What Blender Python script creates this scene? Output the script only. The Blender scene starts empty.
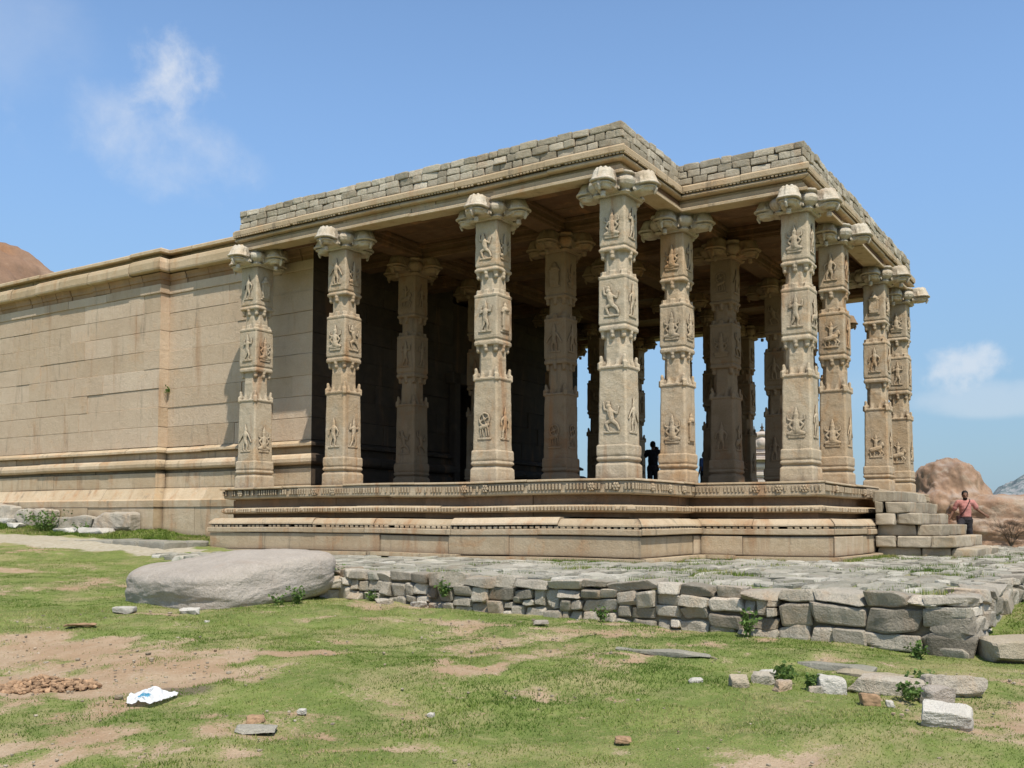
import bpy, bmesh, math, random
import numpy as np
from mathutils import Vector, Matrix, noise as mn

random.seed(11)
rng = np.random.default_rng(7)
PI = math.pi
scn = bpy.context.scene
col = scn.collection
V = Vector

# ------------------------------------------------------------------ object helpers
def tag(o, label=None, cat=None, group=None, kind=None):
    if label: o['label'] = label
    if cat: o['category'] = cat
    if group: o['group'] = group
    if kind: o['kind'] = kind
    return o

def empty(name, loc=(0, 0, 0), rz=0.0, **k):
    o = bpy.data.objects.new(name, None)
    o.empty_display_size = .3
    col.objects.link(o)
    o.location = loc
    o.rotation_euler = (0, 0, rz)
    return tag(o, **k)

def link(name, me, mat, parent=None, loc=(0, 0, 0), rz=0.0, smooth=None):
    o = bpy.data.objects.new(name, me)
    col.objects.link(o)
    o.location = loc
    o.rotation_euler = (0, 0, rz)
    if mat and not me.materials: me.materials.append(mat)
    if parent: o.parent = parent
    if smooth is not None: me.polygons.foreach_set('use_smooth', [smooth] * len(me.polygons))
    return o

class MB:
    """collects vertices / faces / one tint per vertex and builds ONE mesh"""
    def __init__(s): s.v, s.f, s.t, s.n = [], [], [], 0
    def add(s, verts, faces, tint=0.0):
        o = s.n
        s.v.extend([tuple(p) for p in verts]); s.n += len(verts)
        s.f.extend([tuple(i + o for i in q) for q in faces])
        s.t.extend([tint] * len(verts))
    def mesh(s, name, smooth=False):
        me = bpy.data.meshes.new(name)
        me.from_pydata(s.v, [], s.f)
        a = me.attributes.new('tint', 'FLOAT', 'POINT')
        a.data.foreach_set('value', s.t)
        bm = bmesh.new(); bm.from_mesh(me)
        bmesh.ops.recalc_face_normals(bm, faces=bm.faces)
        bm.to_mesh(me); bm.free()
        me.polygons.foreach_set('use_smooth', [smooth] * len(me.polygons))
        me.update()
        return me
    def build(s, name, mat, parent=None, smooth=False, loc=(0, 0, 0)):
        return link(name, s.mesh(name, smooth), mat, parent, loc)

def chamfer_box(mb, c, h, b=.01, rz=0.0, tint=0.0, tilt=(0, 0)):
    hx, hy, hz = h
    b = min(b, hx * .45, hy * .45, hz * .45)
    idx, vs = {}, []
    R = Matrix.Rotation(rz, 3, 'Z') @ Matrix.Rotation(tilt[0], 3, 'X') @ Matrix.Rotation(tilt[1], 3, 'Y')
    C = V(c)
    for sx in (-1, 1):
        for sy in (-1, 1):
            for sz in (-1, 1):
                for a in range(3):
                    p = V((sx * (hx - (0 if a == 0 else b)), sy * (hy - (0 if a == 1 else b)), sz * (hz - (0 if a == 2 else b))))
                    idx[(sx, sy, sz, a)] = len(vs); vs.append(C + R @ p)
    fs = []
    S = (-1, 1)
    for s in S:
        fs.append([idx[(s, y, z, 0)] for y, z in ((-1, -1), (1, -1), (1, 1), (-1, 1))])
        fs.append([idx[(x, s, z, 1)] for x, z in ((-1, -1), (1, -1), (1, 1), (-1, 1))])
        fs.append([idx[(x, y, s, 2)] for x, y in ((-1, -1), (1, -1), (1, 1), (-1, 1))])
    for a in S:
        for q in S:
            fs.append([idx[(a, q, -1, 0)], idx[(a, q, 1, 0)], idx[(a, q, 1, 1)], idx[(a, q, -1, 1)]])
            fs.append([idx[(a, -1, q, 0)], idx[(a, 1, q, 0)], idx[(a, 1, q, 2)], idx[(a, -1, q, 2)]])
            fs.append([idx[(-1, a, q, 1)], idx[(1, a, q, 1)], idx[(1, a, q, 2)], idx[(-1, a, q, 2)]])
            for r in S: fs.append([idx[(a, q, r, k)] for k in range(3)])
    mb.add(vs, fs, tint)

_tmpl = {}
def cube_tmpl(n):
    if n in _tmpl: return _tmpl[n]
    ids, P, F = {}, [], []
    def vid(i, j, k):
        if (i, j, k) not in ids:
            ids[(i, j, k)] = len(P); P.append((2 * i / n - 1, 2 * j / n - 1, 2 * k / n - 1))
        return ids[(i, j, k)]
    for ax in range(3):
        for s in (0, n):
            for a in range(n):
                for b in range(n):
                    q = []
                    for da, db in ((0, 0), (1, 0), (1, 1), (0, 1)):
                        t = [0, 0, 0]; t[ax] = s; t[(ax + 1) % 3] = a + da; t[(ax + 2) % 3] = b + db
                        q.append(vid(*t))
                    F.append(q)
    _tmpl[n] = (np.array(P), F)
    return _tmpl[n]

def stone(mb, c, h, rz=0.0, k=6.0, amp=.02, n=4, tint=0.0, tilt=(0, 0), freq=5.0, skew=0.0, facets=0, fk=(.72, .95)):
    """an irregular rounded block: super-ellipsoid box with a few octaves of lumps"""
    P, F = cube_tmpl(n)
    r = (np.abs(P) ** k).sum(1) ** (1 / k)
    Q = P / r[:, None]
    Q = np.sign(Q) * np.abs(Q) ** .9
    h = np.array(h)
    if skew:
        kk = rng.normal(0, skew, (3, 3)); np.fill_diagonal(kk, 0)
        Q = Q + Q @ kk * .5 + (Q[:, [1]] * Q[:, [2]]) * rng.normal(0, skew, (1, 3)) * .6
    for _ in range(facets):
        u = rng.normal(0, 1, 3); u /= np.linalg.norm(u)
        sup = np.abs(u).sum()
        e = (Q @ u) - sup * rng.uniform(*fk)
        Q = Q - np.clip(e, 0, None)[:, None] * u
    X = Q * h
    d = np.zeros(len(X)); f = freq
    for o in range(3):
        for _ in range(2):
            kv = rng.normal(0, 1, 3) * f
            d += np.sin(X @ kv + rng.uniform(0, 6.28)) * amp / (o + 1.4)
        f *= 2
    nn = Q / (np.linalg.norm(Q, axis=1)[:, None] + 1e-6)
    X = X + nn * d[:, None]
    R = np.array(Matrix.Rotation(rz, 3, 'Z') @ Matrix.Rotation(tilt[0], 3, 'X') @ Matrix.Rotation(tilt[1], 3, 'Y'))
    X = X @ R.T + np.array(c)
    mb.add(X.tolist(), F, tint)

# ---- moulded courses swept along a plan line, cut into separate blocks
def offs(path):
    P = [np.array(p, float) for p in path]
    T = [(P[i + 1] - P[i]) / np.linalg.norm(P[i + 1] - P[i]) for i in range(len(P) - 1)]
    N = [np.array((t[1], -t[0])) for t in T]
    M = []
    for i in range(len(P)):
        if i == 0: M.append(N[0])
        elif i == len(P) - 1: M.append(N[-1])
        else: M.append((N[i - 1] + N[i]) / (1 + N[i - 1] @ N[i]))
    return P, T, N, M

def sweep(mb, path, prof, lens=(1.2, 2.4), gap=.006, joff=.006, jz=.004, tint=.5, sub=0.0, wob=.0, segs=None):
    P, T, N, M = offs(path)
    m = len(prof)
    for i in (segs if segs is not None else range(len(T))):
        L = np.linalg.norm(P[i + 1] - P[i])
        cuts = [0.0]
        if lens:
            while cuts[-1] < L:
                cuts.append(cuts[-1] + random.uniform(*lens))
            if len(cuts) > 2 and L - cuts[-2] < lens[0] * .5: cuts.pop(-2)
        else: cuts.append(L)
        cuts[-1] = L
        for j in range(len(cuts) - 1):
            a, b = cuts[j], cuts[j + 1]
            od, oz = random.gauss(0, joff), random.gauss(0, jz)
            tn = random.gauss(0, tint)
            ns = max(1, int((b - a) / sub)) if sub else 1
            vs = []
            for q in range(ns + 1):
                u = q / ns
                for d, z in prof:
                    d2 = d + od
                    s0 = (M[i] * d2) @ T[i] if j == 0 else a + gap * .5
                    s1 = L + (M[i + 1] * d2) @ T[i] if j == len(cuts) - 2 else b - gap * .5
                    s = s0 + (s1 - s0) * u
                    p = P[i] + T[i] * s + N[i] * d2
                    w = 0
                    if wob: w = wob * mn.noise(V((p[0] * .35, p[1] * .35, 3.3)))
                    vs.append((p[0], p[1], z + oz + w))
            fs = []
            for q in range(ns):
                for e in range(m):
                    fs.append((q * m + e, q * m + (e + 1) % m, (q + 1) * m + (e + 1) % m, (q + 1) * m + e))
            fs.append(tuple(range(m - 1, -1, -1))); fs.append(tuple(ns * m + e for e in range(m)))
            mb.add(vs, fs, tn)

def dentils(mb, path, off, z, size, step, skip=0.0, tint=.4, wob=.03):
    P, T, N, M = offs(path)
    for i in range(len(T)):
        s0 = (M[i] * off) @ T[i] if i else 0
        L = np.linalg.norm(P[i + 1] - P[i]) + ((M[i + 1] * off) @ T[i] if i < len(T) - 1 else 0)
        s = s0 + step * .5
        ang = math.atan2(T[i][1], T[i][0])
        while s < L - step * .3:
            if random.random() > skip:
                p = P[i] + T[i] * s + N[i] * (off + random.gauss(0, .003))
                w = wob * mn.noise(V((p[0] * .35, p[1] * .35, 3.3)))
                chamfer_box(mb, (p[0], p[1], z + w), (size[0] * random.uniform(.85, 1.08), size[1], size[2]), size[0] * .3, ang, random.gauss(0, tint))
            s += step

def split(x0, x1, z0, z1, area, out, asp=1.7):
    w, h = x1 - x0, z1 - z0
    if w * h < area * random.uniform(.5, 1.6) or (w < .22 and h < .2):
        if w < h * 3.6 and h < w * 1.6:
            out.append((x0, x1, z0, z1)); return
    if w > h * asp * random.uniform(.75, 1.25):
        c = x0 + w * random.uniform(.34, .66)
        split(x0, c, z0, z1, area, out, asp); split(c, x1, z0, z1, area, out, asp)
    else:
        c = z0 + h * random.uniform(.36, .64)
        split(x0, x1, z0, c, area, out, asp); split(x0, x1, c, z1, area, out, asp)

def remeshed(bm, name, voxel, smooth=1, noise_amp=0.0, nf=9.0, tint=0.0):
    """fuse overlapping closed solids into one weathered surface"""
    me = bpy.data.meshes.new(name); bm.to_mesh(me); bm.free()
    o = bpy.data.objects.new('tmp', me); col.objects.link(o)
    r = o.modifiers.new('r', 'REMESH'); r.mode = 'VOXEL'; r.voxel_size = voxel; r.use_smooth_shade = True
    if smooth:
        s = o.modifiers.new('s', 'SMOOTH'); s.iterations = smooth; s.factor = .5
    dg = bpy.context.evaluated_depsgraph_get()
    out = bpy.data.meshes.new_from_object(o.evaluated_get(dg))
    bpy.data.objects.remove(o); bpy.data.meshes.remove(me)
    out.name = name
    if noise_amp:
        nv = len(out.vertices)
        co = np.empty(nv * 3); out.vertices.foreach_get('co', co); co = co.reshape(-1, 3)
        no = np.empty(nv * 3); out.vertices.foreach_get('normal', no); no = no.reshape(-1, 3)
        d = np.array([mn.fractal(V(p) * nf, 1.0, 2.0, 3) for p in co])
        co = co + no * (d * noise_amp)[:, None]
        out.vertices.foreach_set('co', co.ravel()); out.update()
    out.polygons.foreach_set('use_smooth', [True] * len(out.polygons))
    return out

# bmesh solids (all closed)
def b_box(bm, c, h, top=1.0, rz=0.0):
    vs = []
    R = Matrix.Rotation(rz, 3, 'Z')
    for sz in (-1, 1):
        k = top if sz > 0 else 1.0
        for sx, sy in ((-1, -1), (1, -1), (1, 1), (-1, 1)):
            vs.append(bm.verts.new(V(c) + R @ V((sx * h[0] * k, sy * h[1] * k, sz * h[2]))))
    for q in ((3, 2, 1, 0), (4, 5, 6, 7), (0, 1, 5, 4), (1, 2, 6, 5), (2, 3, 7, 6), (3, 0, 4, 7)):
        bm.faces.new([vs[i] for i in q])

def b_rings(bm, rings):
    """rings: list of lists of points, lofted and capped"""
    R = [[bm.verts.new(p) for p in r] for r in rings]
    n = len(R[0])
    for a, b in zip(R[:-1], R[1:]):
        for i in range(n): bm.faces.new((a[i], a[(i + 1) % n], b[(i + 1) % n], b[i]))
    bm.faces.new(R[0][::-1]); bm.faces.new(R[-1])

def oct_ring(h, c, z):
    return [V(p) for p in ((-h + c, -h, z), (h - c, -h, z), (h, -h + c, z), (h, h - c, z), (h - c, h, z), (-h + c, h, z), (-h, h - c, z), (-h, -h + c, z))]

def b_ball(bm, c, r, s=(1, 1, 1), sub=2):
    bmesh.ops.create_icosphere(bm, subdivisions=sub, radius=r, matrix=Matrix.Translation(c) @ Matrix.Diagonal((*s, 1)))

def b_caps(bm, a, b, ra, rb, n=8):
    a, b = V(a), V(b)
    d = b - a
    if d.length < 1e-5: b_ball(bm, a, ra); return
    q = d.to_track_quat('Z', 'Y').to_matrix()
    L = d.length
    rings = []
    prof = [(-ra * .98, ra * .2), (-ra * .7, ra * .71), (0, ra), (L, rb), (L + rb * .7, rb * .71), (L + rb * .98, rb * .2)]
    for z, r in prof:
        rings.append([a + q @ V((math.cos(2 * PI * i / n) * r, math.sin(2 * PI * i / n) * r, z)) for i in range(n)])
    b_rings(bm, rings)

def b_lathe(bm, c, prof, n=14, sx=1, sy=1):
    rings = [[V((c[0] + math.cos(2 * PI * i / n) * r * sx, c[1] + math.sin(2 * PI * i / n) * r * sy, c[2] + z)) for i in range(n)] for r, z in prof]
    b_rings(bm, rings)

# ------------------------------------------------------------------ materials
class NT:
    def __init__(s, m):
        m.use_nodes = True; s.t = m.node_tree; s.t.nodes.clear()
    def n(s, kind, **kw):
        nd = s.t.nodes.new(kind)
        ins = kw.pop('ins', {})
        for k, v in kw.items(): setattr(nd, k, v)
        for k, v in ins.items():
            if isinstance(v, bpy.types.NodeSocket): s.t.links.new(v, nd.inputs[k])
            else: nd.inputs[k].default_value = v
        return nd
    def math(s, op, a, b=0.0, c=0.0, clamp=False):
        return s.n('ShaderNodeMath', operation=op, use_clamp=clamp, ins={0: a, 1: b, 2: c}).outputs[0]
    def mix(s, f, a, b, mode='MIX'):
        return s.n('ShaderNodeMix', data_type='RGBA', blend_type=mode, ins={0: f, 6: a, 7: b}).outputs[2]
    def noise(s, vec, scale, detail=4, rough=.55, dist=0.0):
        return s.n('ShaderNodeTexNoise', ins={'Vector': vec, 'Scale': scale, 'Detail': detail, 'Roughness': rough, 'Distortion': dist}).outputs[0]
    def sstep(s, x, a, b):
        return s.n('ShaderNodeMapRange', interpolation_type='SMOOTHSTEP', ins={0: x, 1: a, 2: b, 3: 0.0, 4: 1.0}).outputs[0]
    def scale(s, vec, sc):
        return s.n('ShaderNodeMapping', ins={'Vector': vec, 'Scale': sc}).outputs[0]

def rgba(c): return (c[0], c[1], c[2], 1.0)

def stone_mat(name, c1, c2, c3=None, stain=(.36, .17, .07), stain_amt=.5, dark_amt=.5, tint_amt=.10, bump=.5, grain=.22, rough=.9, lichen=.0, ao=.55, scale=1.0):
    m = bpy.data.materials.new(name); k = NT(m)
    g = k.n('ShaderNodeNewGeometry')
    pos = k.scale(g.outputs['Position'], (scale,) * 3)
    n1 = k.noise(pos, .55, 3); n2 = k.noise(pos, 3.1, 5, .65); n3 = k.noise(pos, 38, 3, .7); n5 = k.noise(pos, 130, 2, .6)
    c = k.mix(k.sstep(k.math('ADD', k.math('MULTIPLY', n1, .5), k.math('MULTIPLY', n2, .5)), .38, .62), rgba(c1), rgba(c2))
    if c3: c = k.mix(k.math('MULTIPLY', k.sstep(k.noise(pos, 1.3, 6, .7, .6), .53, .68), .75), c, rgba(c3))
    vpos = k.scale(pos, (1.9, 1.9, .28))
    sn = k.noise(vpos, 1.0, 5, .62, .5)
    c = k.mix(k.math('MULTIPLY', k.sstep(sn, .53, .72), stain_amt), c, rgba(stain))
    dpos = k.scale(pos, (3.4, 3.4, .5))
    dn = k.noise(dpos, 1.0, 6, .7, .3)
    c = k.mix(k.math('MULTIPLY', k.sstep(dn, .55, .75), dark_amt), c, (.085, .075, .062, 1))
    # block tint and per-object shift
    at = k.n('ShaderNodeAttribute', attribute_name='tint').outputs['Fac']
    oi = k.n('ShaderNodeObjectInfo').outputs['Random']
    b = k.math('ADD', 1.0, k.math('MULTIPLY', at, tint_amt))
    b = k.math('MULTIPLY', b, k.math('ADD', .93, k.math('MULTIPLY', oi, .14)))
    b = k.math('MULTIPLY', b, k.math('ADD', 1 - grain, k.math('MULTIPLY', n3, grain * 2)))
    b = k.math('MULTIPLY', b, k.math('ADD', 1 - grain * .7, k.math('MULTIPLY', n5, grain * 1.4)))
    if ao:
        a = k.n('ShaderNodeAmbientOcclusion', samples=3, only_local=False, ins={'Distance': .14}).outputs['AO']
        crease_shade = k.math('MULTIPLY', k.math('SUBTRACT', 1.0, a), ao, clamp=True)
        c = k.mix(crease_shade, c, (.055, .038, .026, 1))  # occlusion shade painted into the colour of creases
    hsv = k.n('ShaderNodeHueSaturation', ins={'Color': c, 'Value': b, 'Saturation': k.math('ADD', 1.0, k.math('MULTIPLY', at, -.035))}).outputs[0]
    c = hsv
    if lichen:
        nz = k.n('ShaderNodeSeparateXYZ', ins={0: g.outputs['Normal']}).outputs[2]
        lf = k.math('MULTIPLY', k.sstep(nz, .25, .85), k.math('MULTIPLY', k.sstep(k.noise(pos, 2.2, 5, .7), .4, .6), lichen))
        c = k.mix(lf, c, (.40, .39, .36, 1))
    bn = k.math('ADD', k.math('MULTIPLY', n3, .6), k.math('MULTIPLY', n5, .35))
    bn = k.math('ADD', bn, k.math('MULTIPLY', k.noise(pos, 9, 5, .7), 1.2))
    bu = k.n('ShaderNodeBump', ins={'Strength': bump, 'Distance': .03, 'Height': bn})
    bs = k.n('ShaderNodeBsdfPrincipled', ins={'Base Color': c, 'Roughness': rough, 'Normal': bu.outputs[0], 'Specular IOR Level': .25})
    k.n('ShaderNodeOutputMaterial', ins={0: bs.outputs[0]})
    return m

def flat_mat(name, c, rough=.8, var=.25, nsc=14.0, bump=.2, c2=None, trans=0.0):
    m = bpy.data.materials.new(name); k = NT(m)
    tc = k.n('ShaderNodeTexCoord').outputs['Object']
    nn = k.noise(tc, nsc, 4, .6)
    cc = k.mix(k.sstep(nn, .35, .65), rgba(c), rgba(c2 or [x * (1 - var) for x in c]))
    at = k.n('ShaderNodeAttribute', attribute_name='tint').outputs['Fac']
    cc = k.n('ShaderNodeHueSaturation', ins={'Color': cc, 'Value': k.math('ADD', 1.0, k.math('MULTIPLY', at, .2))}).outputs[0]
    bu = k.n('ShaderNodeBump', ins={'Strength': bump, 'Distance': .01, 'Height': nn})
    bs = k.n('ShaderNodeBsdfPrincipled', ins={'Base Color': cc, 'Roughness': rough, 'Normal': bu.outputs[0], 'Specular IOR Level': .25})
    out = bs.outputs[0]
    if trans:
        tr = k.n('ShaderNodeBsdfTranslucent', ins={'Color': cc})
        out = k.n('ShaderNodeMixShader', ins={0: trans, 1: out, 2: tr.outputs[0]}).outputs[0]
    k.n('ShaderNodeOutputMaterial', ins={0: out})
    return m

M = {}
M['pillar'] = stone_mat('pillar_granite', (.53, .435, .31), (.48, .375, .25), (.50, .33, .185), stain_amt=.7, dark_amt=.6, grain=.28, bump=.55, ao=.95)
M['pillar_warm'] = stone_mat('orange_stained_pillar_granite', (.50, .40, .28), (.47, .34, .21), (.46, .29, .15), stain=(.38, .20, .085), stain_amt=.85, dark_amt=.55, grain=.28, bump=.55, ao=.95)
M['pillar_in'] = stone_mat('shaded_brown_pillar_granite', (.31, .21, .125), (.25, .165, .092), (.27, .14, .065), stain_amt=.8, dark_amt=.45, grain=.2, bump=.4)  # inner copy of the pillar stone; shade and warm bounce put into its colour
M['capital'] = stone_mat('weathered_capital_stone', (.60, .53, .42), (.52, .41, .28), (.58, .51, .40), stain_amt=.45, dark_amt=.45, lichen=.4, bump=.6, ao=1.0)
M['wall'] = stone_mat('ashlar_wall_stone', (.60, .46, .32), (.55, .41, .28), (.60, .425, .275), stain_amt=.42, dark_amt=.5, tint_amt=.065, grain=.22, bump=.65, ao=0)
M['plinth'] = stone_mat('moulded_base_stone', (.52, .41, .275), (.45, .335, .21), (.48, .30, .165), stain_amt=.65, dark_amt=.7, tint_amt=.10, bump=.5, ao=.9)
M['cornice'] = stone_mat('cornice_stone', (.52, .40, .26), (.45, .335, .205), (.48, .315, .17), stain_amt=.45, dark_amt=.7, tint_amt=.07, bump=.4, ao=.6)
M['soffit'] = stone_mat('ceiling_stone', (.18, .10, .052), (.13, .068, .036), (.13, .06, .03), stain_amt=.5, dark_amt=.5, bump=.4, ao=0)  # brown stone darkened further to hold the ceiling's shade in its colour
M['hall_shade'] = stone_mat('shade_darkened_stone', (.09, .062, .04), (.06, .043, .03), None, stain_amt=.3, dark_amt=.4, tint_amt=.08, bump=.35, ao=0)  # near-black colour paints the darkness of the hall interior onto its walls
M['floor'] = stone_mat('shade_darkened_floor_stone', (.17, .135, .10), (.13, .105, .075), None, stain_amt=.2, dark_amt=.3, tint_amt=.1, bump=.35, ao=0)  # floor colour lowered to paint in the dimness of the hall
M['brick'] = stone_mat('parapet_rubble_stone', (.52, .45, .34), (.44, .37, .265), (.48, .36, .24), stain_amt=.25, dark_amt=.35, tint_amt=.15, bump=.7, lichen=.2)
M['rubble'] = stone_mat('terrace_rubble_stone', (.48, .42, .33), (.40, .35, .275), (.48, .36, .24), stain_amt=.3, dark_amt=.3, tint_amt=.19, bump=.9, grain=.35, lichen=.15, ao=0)
M['paving'] = stone_mat('paving_stone', (.37, .34, .28), (.28, .26, .205), (.28, .27, .19), stain_amt=.12, dark_amt=.15, tint_amt=.17, bump=.7, grain=.3, ao=0)
M['recess'] = stone_mat('red_brown_recess_stone', (.27, .165, .095), (.20, .12, .07), (.16, .09, .05), stain_amt=.5, dark_amt=.6, tint_amt=.1, bump=.4, ao=0)  # red ochre stone with the unsunlit darkness of the recess put into its colour
M['under'] = stone_mat('stained_shaded_cornice_underside', (.36, .225, .12), (.27, .165, .09), (.34, .18, .085), stain_amt=.5, dark_amt=.7, tint_amt=.14, bump=.4, ao=0)  # orange stain plus the shade below the cornice lip, both in the colour
M['step'] = stone_mat('step_block_stone', (.43, .36, .265), (.36, .30, .21), (.44, .31, .18), stain_amt=.3, dark_amt=.3, tint_amt=.14, bump=.7)
M['boulder'] = stone_mat('grey_boulder_granite', (.47, .41, .345), (.40, .345, .285), (.52, .46, .40), stain_amt=.12, dark_amt=.3, bump=1.0, grain=.3, ao=0)
M['red_rock'] = stone_mat('red_brown_granite', (.40, .255, .165), (.30, .185, .12), (.44, .35, .26), stain_amt=.4, dark_amt=.5, lichen=.35, bump=1.0, scale=.7, ao=0, grain=.3)
M['far_rock'] = stone_mat('far_red_granite', (.27, .165, .105), (.20, .12, .075), (.29, .20, .14), stain_amt=.4, dark_amt=.45, bump=.9, scale=.15, ao=0)
M['white_rock'] = stone_mat('pale_quartz_stone', (.58, .54, .47), (.48, .44, .37), None, stain_amt=.12, dark_amt=.1, bump=.8)
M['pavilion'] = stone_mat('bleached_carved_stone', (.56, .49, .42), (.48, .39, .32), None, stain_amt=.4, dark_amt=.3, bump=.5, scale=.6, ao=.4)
M['core'] = stone_mat('dark_joint_filling', (.10, .08, .06), (.07, .055, .04), None, stain_amt=.1, dark_amt=.2, ao=0)
M['earth'] = stone_mat('packed_joint_earth', (.24, .19, .125), (.18, .145, .09), None, stain_amt=.1, dark_amt=.2, ao=0)
M['skin'] = flat_mat('brown_skin', (.20, .10, .062), .6, .2)
M['hair'] = flat_mat('black_hair', (.012, .010, .009), .7, .3)
M['pink'] = flat_mat('pink_cotton_shirt', (.50, .215, .185), .9, .15, 9)
M['trousers'] = flat_mat('dark_trousers', (.035, .03, .032), .9, .3)
M['strap'] = flat_mat('dark_strap_webbing', (.05, .02, .02), .8, .3)
M['blue'] = flat_mat('blue_cotton_shirt', (.08, .14, .30), .9, .2)
M['black_shirt'] = flat_mat('dark_grey_shirt', (.02, .02, .022), .9, .3)
M['camera'] = flat_mat('black_camera_plastic', (.015, .015, .016), .5, .2)
M['leaf'] = flat_mat('weed_leaf', (.13, .20, .05), .7, .4, 30, c2=(.08, .14, .03), trans=.25)
M['twig'] = flat_mat('dry_twig', (.13, .10, .075), .9, .3)
M['soil_clod'] = flat_mat('orange_soil', (.38, .24, .14), .95, .25, 25, .8)
# plastic bag: white film with a printed blue patch
def bag_mat():
    m = bpy.data.materials.new('printed_white_plastic'); k = NT(m)
    tc = k.n('ShaderNodeTexCoord').outputs['UV']
    sp = k.n('ShaderNodeSeparateXYZ', ins={0: tc})
    def box(x0, x1, y0, y1, e=.015):
        fx = k.math('MULTIPLY', k.sstep(sp.outputs[0], x0 - e, x0 + e), k.math('SUBTRACT', 1.0, k.sstep(sp.outputs[0], x1 - e, x1 + e)))
        fy = k.math('MULTIPLY', k.sstep(sp.outputs[1], y0 - e, y0 + e), k.math('SUBTRACT', 1.0, k.sstep(sp.outputs[1], y1 - e, y1 + e)))
        return k.math('MULTIPLY', fx, fy)
    c = (.80, .80, .79, 1)
    nz = k.noise(tc, 26, 2)
    c = k.mix(k.math('MULTIPLY', box(.36, .64, .26, .52), k.sstep(nz, .34, .42)), c, (.07, .30, .46, 1))
    c = k.mix(k.math('MULTIPLY', box(.45, .56, .56, .80), k.sstep(nz, .50, .56)), c, (.22, .26, .30, 1))
    c = k.mix(k.math('MULTIPLY', box(.36, .64, .14, .25), k.sstep(nz, .50, .56)), c, (.25, .33, .38, 1))
    bs = k.n('ShaderNodeBsdfPrincipled', ins={'Base Color': c, 'Roughness': .45})
    tr = k.n('ShaderNodeBsdfTranslucent', ins={'Color': c})
    mx = k.n('ShaderNodeMixShader', ins={0: .25, 1: bs.outputs[0], 2: tr.outputs[0]})
    k.n('ShaderNodeOutputMaterial', ins={0: mx.outputs[0]})
    return m
M['bag'] = bag_mat()

# ------------------------------------------------------------------ terrain
GP = np.array([(-17,-8,-2.35),(-15,-2,-2.3),(-12,-5,-2.2),(-12,-8,-2.22),(-13,1,-2.15),(-9,-7,-2.12),(-7,-7,-2.06),(-6.6,-5,-1.97),(-6.5,-2,-1.91),(-6.5,1.3,-1.88),(-9,-2,-2.03),(-8.3,3.2,-1.9),(-6.6,7.2,-1.72),(-5,10,-1.6),(-3.4,12,-1.42),(-3.4,20,-1.42),(-1,13,-1.25),(.6,14,-1.02),(.6,20,-.82),(.6,30,-.62),(-10,10,-1.9),(-12,20,-1.8),(-4.5,6,-1.66),(-4.3,3,-1.66),
(-3.4,-7.3,-1.78),(2,-7.5,-1.66),(10,-8,-1.62),(20,-6,-1.6),(-6,-12,-2.1),(0,-12,-1.9),(10,-15,-1.7),(-10,-14,-2.25),(-20,0,-2.3),(-20,-15,-2.4),(-20,15,-2.0),(0,-4,-1.75),(8,-5,-1.75),(25,5,-1.9),(40,-10,-1.8),(5,40,-.8),(-15,40,-1.6),(60,30,-2.5),(60,-40,-2.2),(-40,-40,-2.6),(-40,40,-2)], float)
def gzv(x, y):
    x = np.asarray(x, float); y = np.asarray(y, float)
    n = np.zeros_like(x); d = np.zeros_like(x)
    for X, Y, Z in GP:
        w = 1.0 / ((x - X) ** 2 + (y - Y) ** 2 + .3) ** 1.6
        n += w * Z; d += w
    return n / d
def gz(x, y): return float(gzv(np.array([x]), np.array([y]))[0])

_G = rng.uniform(-1, 1, (256, 256))
def vnoise(x, y):
    xi = np.floor(x).astype(int); yi = np.floor(y).astype(int)
    fx = x - xi; fy = y - yi
    fx = fx * fx * (3 - 2 * fx); fy = fy * fy * (3 - 2 * fy)
    g = lambda a, b: _G[a & 255, b & 255]
    return (g(xi, yi) * (1 - fx) + g(xi + 1, yi) * fx) * (1 - fy) + (g(xi, yi + 1) * (1 - fx) + g(xi + 1, yi + 1) * fx) * fy
def fbm(x, y, f=1.0, o=4):
    s = 0; a = 1
    for i in range(o):
        s = s + a * vnoise(x * f + 17.3 * i, y * f - 9.1 * i); a *= .55; f *= 2.03
    return s

# bare earth patches: x, y, half-length along view-right, half-length along view, strength
VR = np.array((.537, -.8436)); VF = np.array((.8436, .537))
DIRT = [(-10.75,.85,.95,.75,1.4),(-10.9,-.75,.75,.55,1.0),(-10.7,-1.9,.7,.40,.85),(-11.8,-1.0,.8,.36,1.5),(-11.9,-.4,.6,.4,1.4),(-10.0,-1.35,.5,.28,.8),
(-9.55,-2.05,.45,.14,.6),(-9.65,-3.0,.62,.16,1.15),(-9.35,-3.5,.4,.14,.8),(-8.25,-4.3,.55,.13,1.3),(-7.5,-4.6,.55,.16,1.0),(-7.5,-5.5,.7,.2,.6),
(-6.9,-4.9,.5,.22,.9),(-12.15,-4.15,.55,.14,1.3),(-10.95,-6.2,.22,.12,.9),(-9.4,-7.85,.42,.9,1.6),(-8.3,-7.7,.28,.45,1.0),(-12.45,-2.65,.45,.16,1.0),(-12.9,-2.2,.3,.13,1.0),
(-11.9,-3.1,.35,.2,.5),(-9.7,-4.65,.25,.12,.4),(-8.9,2.1,.6,.2,.9),(-9.4,1.7,.9,.3,.4),(-7.9,-6.1,.6,.3,.5),(-12.6,-3.6,.5,.10,.6),(-11.9,1.2,.9,.5,.6)]
DAMP = (-11.5, -1.85, .30, .20)
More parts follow.
